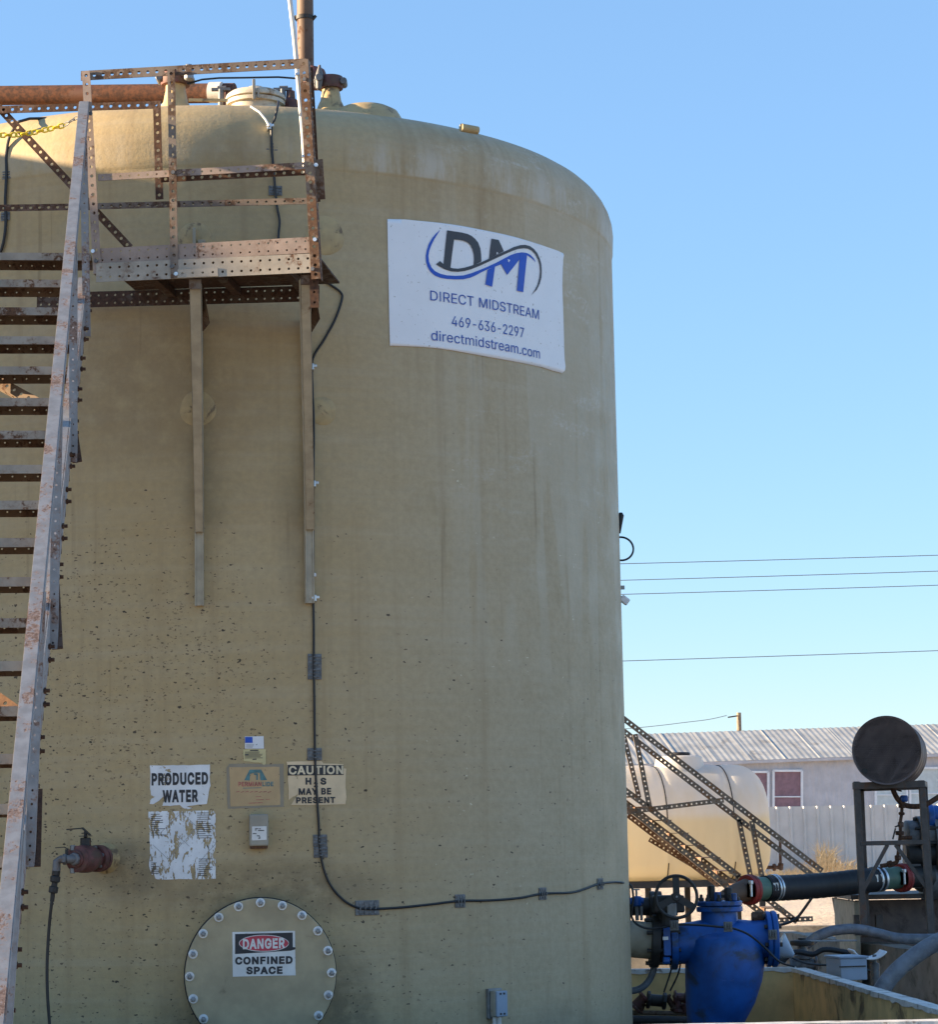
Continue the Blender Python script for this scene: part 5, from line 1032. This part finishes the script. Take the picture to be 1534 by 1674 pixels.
# ---------------------------------------------------------------- pump skid at the right edge
ps_ = thing('pump_skid', 'dark pump unit on a steel skid at the right edge', 'pump', at(1500, 1530, 22))
P2 = 21.4
def skp(x, y): return at(x, y, P2)
b = MB(); a0, a1 = skp(1390, 1464), skp(1640, 1461); dn = V((0, 0, -1))
b.box((a0+a1)/2+V((0, .55, -.01)), V(((a1.x-a0.x)/2, 0, 0)), (0, .62, 0), (0, 0, .02)); b.build('skid_top', M['frame_steel'], ps_)
b = MB(); q0 = skp(1396, 1466); hgt = q0.z-.03
b.box(V((q0.x+.02, P2+.55, .03+hgt/2-.02)), (.02, 0, 0), (0, .58, 0), (0, 0, hgt/2-.02)); b.build('skid_side', M['olive'], ps_)
b = MB(); b.box(V(((a0.x+a1.x)/2+.04, P2+.35, .03+hgt/2-.02)), ((a1.x-a0.x)/2-.06, 0, 0), (0, .02, 0), (0, 0, hgt/2-.02)); b.build('skid_front', M['drum'], ps_)
for x in (1402, 1438): b = MB().box(skp(x, 1512), (.028, 0, 0), (0, .04, 0), (0, 0, .085)); b.build('skid_foot', M['frame_steel'], ps_)
b = MB(); c = skp(1503, 1366); b.lathe([(.10, -.13), (.13, -.11), (.13, -.02), (.165, -.02), (.165, .03), (.14, .03), (.14, .11), (.165, .11), (.165, .15), (.10, .16)], c, (1, .1, 0), 24); b.cyl(c, c-ZZ*.24, .085, 18)
b.build('discharge_flange', M['grey_iron'], ps_, smooth=35)
for k in range(7):
    a = 2*math.pi*k/7; q = c+V((-.02, math.cos(a)*.145, math.sin(a)*.145)); MB().cyl(q-V((.03, 0, 0)), q+V((.22, 0, 0)), .014, 6).build('flange_bolt', M['dark_iron'], ps_)
MB().cyl(skp(1480, 1398), skp(1545, 1397), .125, 28, .02).build('motor', M['dark_iron'], ps_, smooth=35)
b = MB().cyl(skp(1528, 1398), skp(1538, 1398), .20, 28, .01).cyl(skp(1506, 1440), skp(1560, 1440), .16, 24, .01).box(skp(1500, 1428), (.10, 0, 0), (0, .1, 0), (0, 0, .12)); b.build('pump_casing', M['grey_iron'], ps_, smooth=35)
MB().cyl(skp(1524, 1333), skp(1560, 1333), .085, 20, .012).cyl(skp(1516, 1338), skp(1526, 1338), .12, 20, .006).build('blue_housing', M['blue'], ps_, smooth=35)
MB().tube([skp(1521, 1318), skp(1525, 1345), skp(1528, 1375)], .012, 8).tube([skp(1534, 1350), skp(1520, 1376)], .016, 8).build('small_line', M['dark_iron'], ps_, smooth=True)
MB().box(skp(1528, 1440), (.07, 0, 0), (0, .05, 0), (0, 0, .10)).build('coupling_guard', M['box_blue'], ps_, bevel=.006)

# drum on its stand with the fuel line
DD = 20.5; dk = ppm(DD)
ds = thing('drum_stand', 'dark steel angle frame stand under the drum', 'stand', at(1460, 1535, DD+.4))
def fr_(b, x0, y0, x1, y1, w, dd=0.0, t=.045): b.bar(at(x0, y0, DD+dd), at(x1, y1, DD+dd), w, t, up=(0, -1, 0)); return b
fr_(MB(), 1401, 1278, 1413.5, 1532, .052).build('leg', M['frame_steel'], ds, bevel=.003)
fr_(MB(), 1507.5, 1277, 1523, 1532, .050).build('leg', M['frame_steel'], ds, bevel=.003)
fr_(MB(), 1408, 1281, 1419, 1530, .045, .55).build('leg', M['frame_steel'], ds, bevel=.003)
fr_(MB(), 1512, 1281, 1525, 1530, .045, .55).build('leg', M['frame_steel'], ds, bevel=.003)
fr_(MB(), 1395, 1285, 1512, 1281.5, .056, -.003, .055).build('top_beam', M['frame_steel'], ds, bevel=.003)
fr_(MB(), 1402, 1289, 1516, 1285.5, .05, .55).build('top_beam', M['frame_steel'], ds, bevel=.003)
b = MB(); b.bar(at(1401, 1282, DD+.03), at(1408, 1286, DD+.53), .045, .045); b.bar(at(1507, 1280, DD+.03), at(1513, 1283, DD+.53), .045, .045); b.build('side_beam', M['frame_steel'], ds)
fr_(MB(), 1407, 1379, 1516, 1376.5, .036, -.003).build('cross_bar', M['frame_steel'], ds, bevel=.003)
fr_(MB(), 1452, 1381, 1411.5, 1456, .030, -.004, .02).build('brace', M['frame_steel'], ds)
fr_(MB(), 1465, 1381, 1519, 1456, .030, -.004, .02).build('brace', M['frame_steel'], ds)
dc = at(1450.5, 1226.5, DD-.12); drr = 55.5/dk; dax = V((.235, 1, -.01)).normalized()
dr = thing('drum', 'dark brown steel drum lying on the frame stand', 'drum', dc-ZZ*drr)
b = MB(); pr = [(drr*.955, .012), (drr*.955, .0), (drr*1.0, -.006), (drr*1.008, .006), (drr*.975, .022)]
L = .86
pr += [(drr*.975, .27), (drr*1.0, .283), (drr*.975, .297), (drr*.975, .56), (drr*1.0, .573), (drr*.975, .587), (drr*.975, L-.02), (drr*1.008, L-.006), (drr*.955, L)]
b.lathe(pr[1:], dc, dax, 64); b.build('shell', M['drum'], dr, smooth=35)
MB().lathe([(drr*.95, .004), (drr*.95, .016), (drr*.82, .018), (drr*.80, .013), (0, .012)], dc-dax*.004, dax, 64).build('head', M['drum_head'], dr, smooth=35)
b = MB(); b.cyl(dc+V((-.19, -.01, -.165)), dc+V((-.19, -.002, -.165))+dax*.012, .024, 14); b.build('bung', M['dark_iron'], dr, smooth=35)
b = MB(); b.bar(at(1437, 1281, DD+.0), at(1424, 1274, DD+.0), .05, .02).bar(at(1471, 1280, DD), at(1480, 1270, DD), .05, .02); b.build('cradle', M['frame_steel'], ds)
fl_ = thing('fuel_line', 'rusty valve string and hose hanging from under the drum', 'pipe', at(1472, 1420, DD+.25))
fd = DD+.25
def fp(*ps): return [at(x, y, fd) for x, y in smoothpts(ps, 6)]
MB().tube(fp((1460, 1286), (1463, 1296), (1470, 1308), (1480, 1316), (1498, 1318.5), (1515, 1315), (1540, 1300)), .022, 12).build('hose', M['brown'], fl_, smooth=True)
MB().cyl(at(1479, 1300, fd), at(1479, 1311, fd), .035, 14, .012).build('blue_cap', M['blue'], fl_, smooth=35)
b = MB().tube(fp((1476, 1313), (1475, 1330), (1473, 1345), (1473, 1360), (1472, 1372), (1470, 1388), (1468, 1408)), .014, 10)
for x, y, r, h in ((1476, 1318, .03, 6), (1475, 1330, .026, 5), (1473.5, 1348, .024, 9), (1472, 1362, .036, 7), (1469, 1402, .028, 8)): b.cyl(at(x, y-h/2, fd), at(x, y+h/2, fd), r, 10, .006)
b.cyl(at(1472, 1370, fd), at(1492, 1369, fd), .016, 10).tube(fp((1468, 1404), (1466, 1410), (1456, 1413), (1440, 1416)), .018, 10).cyl(at(1452, 1413.5, fd), at(1460, 1411.5, fd), .028, 10, .005)
b.build('valve_string', M['brown'], fl_, smooth=35)
b = MB().bar(at(1464, 1352, fd-.03), at(1471, 1349, fd-.03), .02, .012).bar(at(1465, 1354, fd-.04), at(1460.5, 1372, fd-.04), .012, .012).bar(at(1466, 1291, fd-.03), at(1475, 1293.5, fd-.03), .012, .012); b.build('lever', M['dark_iron'], fl_)

# ---------------------------------------------------------------- bits lying in the containment
tag(MB().tube([at(x, y, 20.4) for x, y in smoothpts([(1318, 1545), (1335, 1532), (1358, 1522.5), (1385, 1519), (1410, 1520), (1440, 1527), (1468, 1533.5), (1500, 1535), (1560, 1534)], 8)], .042, 16).build('hose', M['hose_grey'], smooth=True), 'thick grey hose arching behind the pale blue enclosure', 'hose')
tag(MB().tube([at(x, y, 16.2) for x, y in smoothpts([(1440, 1622), (1452, 1604), (1475, 1580), (1505, 1557), (1534, 1540), (1580, 1522)], 8)], [.055]*41, 18).build('hose', M['hose_grey'], smooth=True), 'thick grey hose entering from the right edge in the foreground', 'hose')
gv = thing('gate_valve', 'small grey valve with a long flat bar handle near the pale blue enclosure', 'valve', at(1312, 1580, 18.6))
vd = 18.6; q = at(1312, 1540, vd); b = MB().lathe([(.075, -.025), (.09, -.018), (.092, .0), (.085, .012), (.03, .018), (.03, .03)], q, ZZ, 20); b.build('handwheel', M['dark_iron'], gv, smooth=35)
b = MB().lathe([(.035, -.03), (.04, -.09), (.06, -.10), (.06, -.12), (.045, -.13), (.05, -.2)], q, ZZ, 16).cyl(q+V((-.09, 0, -.17)), q+V((.09, 0, -.17)), .045, 16, .006).cyl(q+V((-.105, 0, -.17)), q+V((-.085, 0, -.17)), .07, 20, .003).cyl(q+V((.085, 0, -.17)), q+V((.105, 0, -.17)), .07, 20, .003); b.build('body', M['grey_iron'], gv, smooth=35)
MB().bar(at(1320, 1538.5, vd-.05), at(1402, 1537.5, vd-.05), .03, .012).build('bar_handle', M['steel'], gv, bevel=.002)
eb = thing('enclosure', 'pale blue metal enclosure standing behind the yellow wall', 'box', at(1380, 1600, 17.6)); p = at(1385, 1583, 17.6)
MB().box(p, (.095, .02, 0), (-.03, .14, 0), (0, 0, .075)).build('body', M['box_blue'], eb, bevel=.006)
b = MB(); b.box(p+ZZ*.082, (.105, .022, 0), (-.034, .15, 0), (0, 0, .007)); b.build('lid', M['box_blue'], eb, bevel=.004); MB().box(p+V((0.02, -.145, .02)), (.095, .02, 0), (0, .006, 0), (0, 0, .004)).build('seam', M['dark_iron'], eb)
b = MB(); vs = []; fs = []
for i in range(13):
    a = math.pi*(1.12+.72*i/12); c = at(1424, 1545, 18.0); 
    for dd in (0, .28): vs.append(c+V((math.cos(a)*.135, dd, math.sin(a)*.105)))
for i in range(12): fs.append((2*i, 2*i+1, 2*i+3, 2*i+2))
o = b.add(vs, fs).build('gutter', M['plate_white'], smooth=True); o.modifiers.new('thickness', 'SOLIDIFY').thickness = .012; tag(o, 'curved white half pipe piece on a short post', 'scrap')
c = at(1431, 1572, 18.1); tag(MB().cyl(V((c.x, c.y, 0)), c-ZZ*.01, .034, 14, .006).cyl(c-ZZ*.01, c+ZZ*.05, .015, 10).build('pipe_stub', M['grey_iron'], smooth=35), 'short grey pipe stub standing under the curved white piece', 'pipe')
c0, c1 = at(1272, 1547, 17.4), at(1298, 1562, 17.4); tag(MB().tube([c0, c1], [.105, .016], 20).build('funnel', M['box_blue'], smooth=True), 'pale blue grey plastic cone lying beside the blue blind flange', 'funnel')
tag(MB().tube([at(x, y, 18.2) for x, y in smoothpts([(1296, 1566), (1325, 1576), (1370, 1578), (1405, 1580), (1430, 1592)], 6)], .008, 8).build('cable', M['cable'], smooth=True), 'thin black cable lying past the pale blue enclosure', 'cable')
tag(MB().tube([at(x, y, 18.4) for x, y in smoothpts([(1280, 1573), (1290, 1562), (1305, 1556), (1330, 1560), (1352, 1552), (1400, 1560)], 6)], .02, 10).build('hose', M['black'], smooth=True), 'black hose looping round the small grey valve', 'hose')
# pebbles and scraps of concrete on the yard
b = MB()
for i in range(60):
    x, y = random.uniform(2.9, 3.9), random.uniform(16.5, 21); r = random.uniform(.012, .045); b.lathe([(r*.2, -.01), (r, r*.2), (r*.8, r*.6), (r*.1, r*.8)], V((x, y, 0)), (random.uniform(-.4, .4), .2, 1), 6)
o = b.build('rubble', M['concrete']); kind(o, 'stuff'); 

# ---------------------------------------------------------------- far stair of perforated angle
fs_ = thing('stairway', 'far dark stair of perforated angle rising left behind the tank', 'stairs', V((at(1300, 1505, 26).x, 26, gz(2.9, 26))))
KF = dict(t=.006, pitch=.0505, hr=.0098)
def fa(nm, x0, y0, x1, y1, d, w=.058, w2=.05, edge=1, mat='mesh_galv', d1=None, **k):
    kk = dict(KF); kk.update(k); b = MB(); b.angle(at(x0, y0, d), at(x1, y1, d1 or d), V((0, -1, 0)), w, w2, edge=edge, holes2=False, **kk); return b.build(nm, M[mat], fs_)
NF, FF = 26.0, 26.75
fa('handrail', 985, 1148, 1345, 1424, NF); fa('handrail', 985, 1168, 1330, 1432, FF)
fa('stringer', 985, 1263, 1210, 1433, NF, edge=1); fa('stringer', 1205, 1432, 1304, 1507, NF)
fa('stringer', 985, 1286, 1190, 1449, NF+.02, edge=-1); fa('stringer', 1180, 1442, 1282, 1520, NF+.02, edge=-1)
fa('stringer', 985, 1300, 1176, 1447, FF, mat='orange', edge=1); fa('stringer', 985, 1283, 1210, 1452, FF, edge=-1)
for i, (x, y) in enumerate(((1052, 1319), (1080, 1341), (1108, 1362), (1134, 1382), (1160, 1402), (1187, 1424), (1213, 1446), (1240, 1466), (1264, 1485), (1030, 1302), (1004, 1282))):
    p = at(x, y, NF+.03); b = MB(); b.box(p+V((.02, .36, 0)), (.10, 0, 0), (0, .36, 0), (0, 0, .003)).box(p+V((.11, .36, -.02)), (.003, 0, 0), (0, .36, 0), (0, 0, .02)).box(p+V((-.08, .36, -.02)), (.003, 0, 0), (0, .36, 0), (0, 0, .02)); b.build('tread', M['orange'], fs_)
for x0, y0, x1, y1, d in ((1021, 1204, 1045.5, 1304, FF), (1039, 1200, 1063.5, 1322, NF), (1209, 1340, 1228, 1432, FF), (1230, 1342, 1248, 1440, NF)):
    fa('post', x0, y0, x1, y1, d, w=.05, edge=-1)
fa('brace', 1022, 1328, 1184, 1308, NF-.02, w=.05)
fa('leg', 1365, 1467, 1373, 1512, NF, w=.055); fa('leg', 1391, 1467, 1398, 1512, FF, w=.055); fa('foot_bar', 1262, 1505, 1330, 1502, NF, w=.05)
fa('brace', 1062, 1372, 1150, 1425, FF+.05, w=.05, mat='orange')

# ---------------------------------------------------------------- poly tank on its stand
PD = 31.0; pk = ppm(PD); pl0 = at(1100, 1438, PD)
pt = thing('poly_tank', 'translucent white plastic tank half full of yellow liquid, lying on a stand', 'tank', V((pl0.x, PD, pl0.z)))
th = R_(11); ax_ = V((math.cos(th), math.sin(th), 0)); rd = V((math.sin(th), -math.cos(th), 0)); H = (1438-1254)/pk
xr_ = (1249-1100)/pk*1.0; xl_ = -(1100-930)/pk
def sect(k):       # closed cross-section: round top, straight flanks, flat bottom
    pts = []
    for i in range(33):
        a = math.pi*i/32; pts.append((math.cos(a)*.66, H-.66+math.sin(a)*.66))
    pts += [(-.66, .2), (-.60, .06), (-.5, 0), (.5, 0), (.60, .06), (.66, .2)]
    cz = H*.48; return [(x*k, cz+(z-cz)*k) for x, z in pts]
prof = []
def bandr(x):
    r = 1.0
    for c in ((1071-1100)/pk, (1181-1100)/pk, (1071-110-1100)/pk): r -= .028*math.exp(-((x-c)/.045)**2)
    return r
for i in range(7): a = math.pi/2*(1-i/6); prof.append((xl_+.34*(1-math.cos(math.pi/2-a)) if False else xl_+.34*(1-math.sin(a)) , .60+.38*math.sin(math.pi/2-a) if False else .62+.38*math.sqrt(max(0, 1-math.sin(a)**2))))
x = xl_+.36
while x < xr_-.36: prof.append((x, bandr(x))); x += .03
for i in range(9): a = math.pi/2*i/8; prof.append((xr_-.34*(1-math.sin(a)), .62+.38*math.cos(a)))
b = MB(); vs = []; fs = []; n = len(sect(1))
for x, k in prof:
    for sx, z in sect(k): vs.append(W0[pt.name]+ax_*x+rd*sx+ZZ*z)
for i in range(len(prof)-1):
    for k in range(n): fs.append((i*n+k, i*n+(k+1) % n, (i+1)*n+(k+1) % n, (i+1)*n+k))
fs += [tuple(range(n)), tuple((len(prof)-1)*n+k for k in range(n))]
pb_ = b.add(vs, fs).build('body', M['poly'], pt, smooth=40)
hc_ = W0[pt.name]+ax_*((1117-1100)/pk)+ZZ*(H-.14)
hmp = MB().lathe([(.36, -.05), (.33, .08), (.30, .16), (.285, .235), (.24, .25), (0, .25)], hc_, n=36).build('manhole_neck', M['poly'], pt, smooth=35)
MB().lathe([(.13, .245), (.14, .26), (.14, .285), (.125, .295), (.0, .30)], hc_, n=28).build('manhole_lid', M['black'], hmp, smooth=35)
for c in ((1071-1100)/pk, (1181-1100)/pk):
    b = MB(); b.tube([W0[pt.name]+ax_*c+rd*sx*1.004+ZZ*z for sx, z in sect(.982)[:39]], .007, 6); b.build('seam_shadow', M['cable'], pt, smooth=True)  # dark line drawn in for the shadow along the moulded seam
b = MB(); st0 = W0[pt.name]
b.box(st0+ax_*((xl_+xr_)/2)-ZZ*.045, ax_*(xr_-xl_)/2*.99, rd*.62, ZZ*.04)
b.build('stand_deck', M['dark_iron'], pt)
for x in (xl_+.2, -.45, .33, xr_-.15):
    for sg in (-.5, .5): MB().bar(st0+ax_*x+rd*sg-ZZ*.08, V((st0+ax_*x+rd*sg).xy.to_tuple()+(gz(2, PD)-.05,)), .07, .07, up=(0, 1, 0)).build('stand_leg', M['dark_iron'], pt)
q = at(1256, 1418, PD-.05); b = MB().cyl(q-V((.05, 0, 0)), q+V((.16, 0, 0)), .022, 10).cyl(q+V((.06, 0, 0)), q+V((.10, 0, 0)), .045, 10, .006).tube([q+V((.16, 0, -.04)), q+V((.16, 0, .12)), q+V((.165, 0, .36))], .018, 8).cyl(q+V((.155, 0, -.03)), q+V((.165, 0, .05)), .034, 8, .006)
b.build('drain_valve', M['brown'], pt, smooth=35)

# ---------------------------------------------------------------- fence, trailer, grass, pole, wires
def plane(ang, ref):
    T = V((math.cos(ang), math.sin(ang), 0)); N = V((math.sin(ang), -math.cos(ang), 0))
    def f(x, y, w=0.0):
        r = ray(x, y); o = ref+N*w; return CAM+r*((o-CAM).dot(N)/r.dot(N))
    return T, N, f
fT, fN, fp_ = plane(R_(7), at(1300, 1318, 55))
fen = thing('metal_fence', 'pale ribbed sheet metal fence in front of the trailer', 'fence', fp_(1300, 1440)-ZZ*.3)
o0 = fp_(1300, 1318.3); t0 = (fp_(960, 1320)-o0).dot(fT); t1 = (fp_(1900, 1300)-o0).dot(fT); ztop = o0.z
b = MB(); prf = []; x = t0
while x < t1:
    prf += [(x, 0), (x+.222, 0), (x+.242, .042), (x+.285, .042)]; x += .305
vs = []; fs = []
for x, w in prf:
    for z in (ztop, ztop-2.0): vs.append(V((o0.x, o0.y, 0))+fT*x+fN*w+ZZ*z)
for i in range(len(prf)-1): fs.append((2*i, 2*i+2, 2*i+3, 2*i+1))
o = b.add(vs, fs).build('panels', M['fence'], fen); o.modifiers.new('thickness', 'SOLIDIFY').thickness = .004
b = MB()
for dz in (.25, 1.2): b.bar(V((o0.x, o0.y, ztop-dz))+fT*t0-fN*.04, V((o0.x, o0.y, ztop-dz))+fT*t1-fN*.04, .05, .05)
b.build('rails', M['steel'], fen)
tT_, tN_, tp_ = plane(R_(10), at(1300, 1300, 62))
trl = thing('mobile_home', 'long white mobile home with a weathered ribbed metal roof behind the fence', 'trailer', tp_(1300, 1420))
eL, eR = tp_(880, 1255.5), tp_(1950, 1217)
def wavy(b, A, B, dn, outn, per, amp, seam=None):
    """ribbed sheet from edge A-B down the vector dn"""
    L = (B-A).length; u = (B-A)/L; n = int(L/per*4); vs = []; fs = []
    for i in range(n+1):
        s_ = i*per/4; h = amp*(0, 1, 0, -1)[i % 4]
        if seam and (s_ % seam) < per*.3: h += amp*2.6
        for k in (0, 1): vs.append(A+u*s_+dn*k+outn*h)
    for i in range(n): fs.append((2*i, 2*i+2, 2*i+3, 2*i+1))
    return b.add(vs, fs)
b = wavy(MB(), eL-ZZ*.02, eR-ZZ*.02, V((0, 0, -2.6)), tN_, .17, .008); b.build('wall', M['siding'], trl)
rL, rR = eL-tN_*1.9, eR-tN_*1.9; rup = (1249-1198)/65.0*1.0+.02
A_, B_ = rL+ZZ*(rup), rR+ZZ*(rup); dnv = (eL+tN_*.16)-A_
rfm = wavy(MB(), A_, B_, dnv, V((0, -.4, .9)), .155, .0026, .89); rf_ = rfm.build('roof', M['roof_metal'], trl); rf_.modifiers.new('thickness', 'SOLIDIFY').thickness = .01
b = MB(); b.bar(eL+tN_*.15-ZZ*.045, eR+tN_*.15-ZZ*.045, .03, .07); b.build('fascia', M['siding'], trl)
b = wavy(MB(), A_, B_, -tN_*2.2-ZZ*.8, V((0, .4, .9)), .155, .014); b.build('rear_roof', M['roof_metal'], trl)
def window(x0, y0, x1, y1, pane, split=None):
    c = [tp_(x, y, .015) for x, y in ((x0, y0), (x1, y0), (x1, y1), (x0, y1))]; b = MB()
    for i in range(4): b.bar(c[i]+tN_*.02, c[(i+1) % 4]+tN_*.02, .055, .075, up=tN_)
    w = b.build('window', M['plate_white'], trl)
    MB().poly([q+tN_*.012 for q in c], .006, -tN_).build('pane', M[pane], w)
    if split: MB().bar(tp_(x0, split, .03), tp_(x1, split, .03), .03, .05, up=tN_).build('sash', M['plate_white'], w)
window(1212, 1262, 1256, 1322, 'curtain', 1303); window(1264.5, 1260, 1311, 1322, 'curtain', 1302.5)
window(1432, 1258, 1483, 1322, 'blind', 1299.5); window(1488, 1255.5, 1540, 1320, 'blind', 1297)
gr = MB(); random.seed(11)
for i in range(620):
    cx_ = random.choice((1352, 1362, 1345, 1372, 1338, 1390)); px = random.gauss(cx_, 9); dd = random.uniform(52.6, 54.4)
    g0 = at(px, 1430, dd); g0.z = gz(g0.x, dd)-.03; h = random.uniform(.18, .95)*(1.05 if abs(px-1350) < 12 else .62); lx = random.gauss(.10, .26); ly = random.gauss(0, .15)
    w = random.uniform(.005, .011); md = g0+V((lx*.35, ly*.3, h*.6)); tp = g0+V((lx*1.3, ly, h*(.95-abs(lx)*.5)))
    gr.add([g0-V((w, 0, 0)), g0+V((w, 0, 0)), md+V((w*.7, 0, 0)), md-V((w*.7, 0, 0)), tp], [(0, 1, 2, 3), (3, 2, 4)])
for i in range(2600):
    px = random.uniform(1255, 1420); dd = random.uniform(47, 54.5); g0 = at(px, 1440, dd); g0.z = gz(g0.x, dd)-.02; h = random.uniform(.05, .30); w = random.uniform(.01, .02); lx = random.gauss(0, .12)
    gr.add([g0-V((w, 0, 0)), g0+V((w, 0, 0)), g0+V((lx, 0, h))], [(0, 1, 2)])
kind(gr.build('dry_grass', M['grass'], recalc=False), 'stuff')
up_ = thing('utility_pole', 'wooden utility pole showing just above the trailer roof', 'pole', V((at(1208, 1300, 92).x, 92, 0)))
a, c = at(1208.5, 1165, 92), V((at(1210, 1300, 92).x, 92, 0)); MB().tube([c, a], [.13, .085], 10).build('pole', M['wood'], up_, smooth=35)
MB().tube([a+V((-.05, -.1, -.12)), a+V((-.42, -.1, -.17))], .025, 6).cyl(a+V((.02, -.12, -1.05)), a+V((.16, -.12, -1.1)), .05, 8).build('bracket', M['dark_iron'], up_, smooth=35)
tag(MB().tube([at(x, y, 92) for x, y in smoothpts([(1189, 1169.5), (1160, 1176), (1120, 1181), (1070, 1187), (1000, 1193), (860, 1200)], 4)], .012, 6).build('service_wire', M['wire']), 'thin wire running left from the utility pole', 'wire')
for i, (ya, yb, l) in enumerate(((922, 908, 'topmost of the three close power lines in the sky'), (949, 934, 'middle of the three close power lines in the sky'), (972, 957, 'lowest of the three close power lines in the sky'), (1081, 1064, 'separate lower power line just above the utility pole'))):
    s_ = (yb-ya)/518; pts = []
    for k in range(25): x = 500+k*70; sag = ((x-1275)/260)**2*-.35; pts.append(at(x, ya+s_*(x-1016)+sag, 105))
    tag(MB().tube(pts, .017, 6).build('power_line', M['wire'], smooth=True), l, 'wire', 'power lines across the sky')
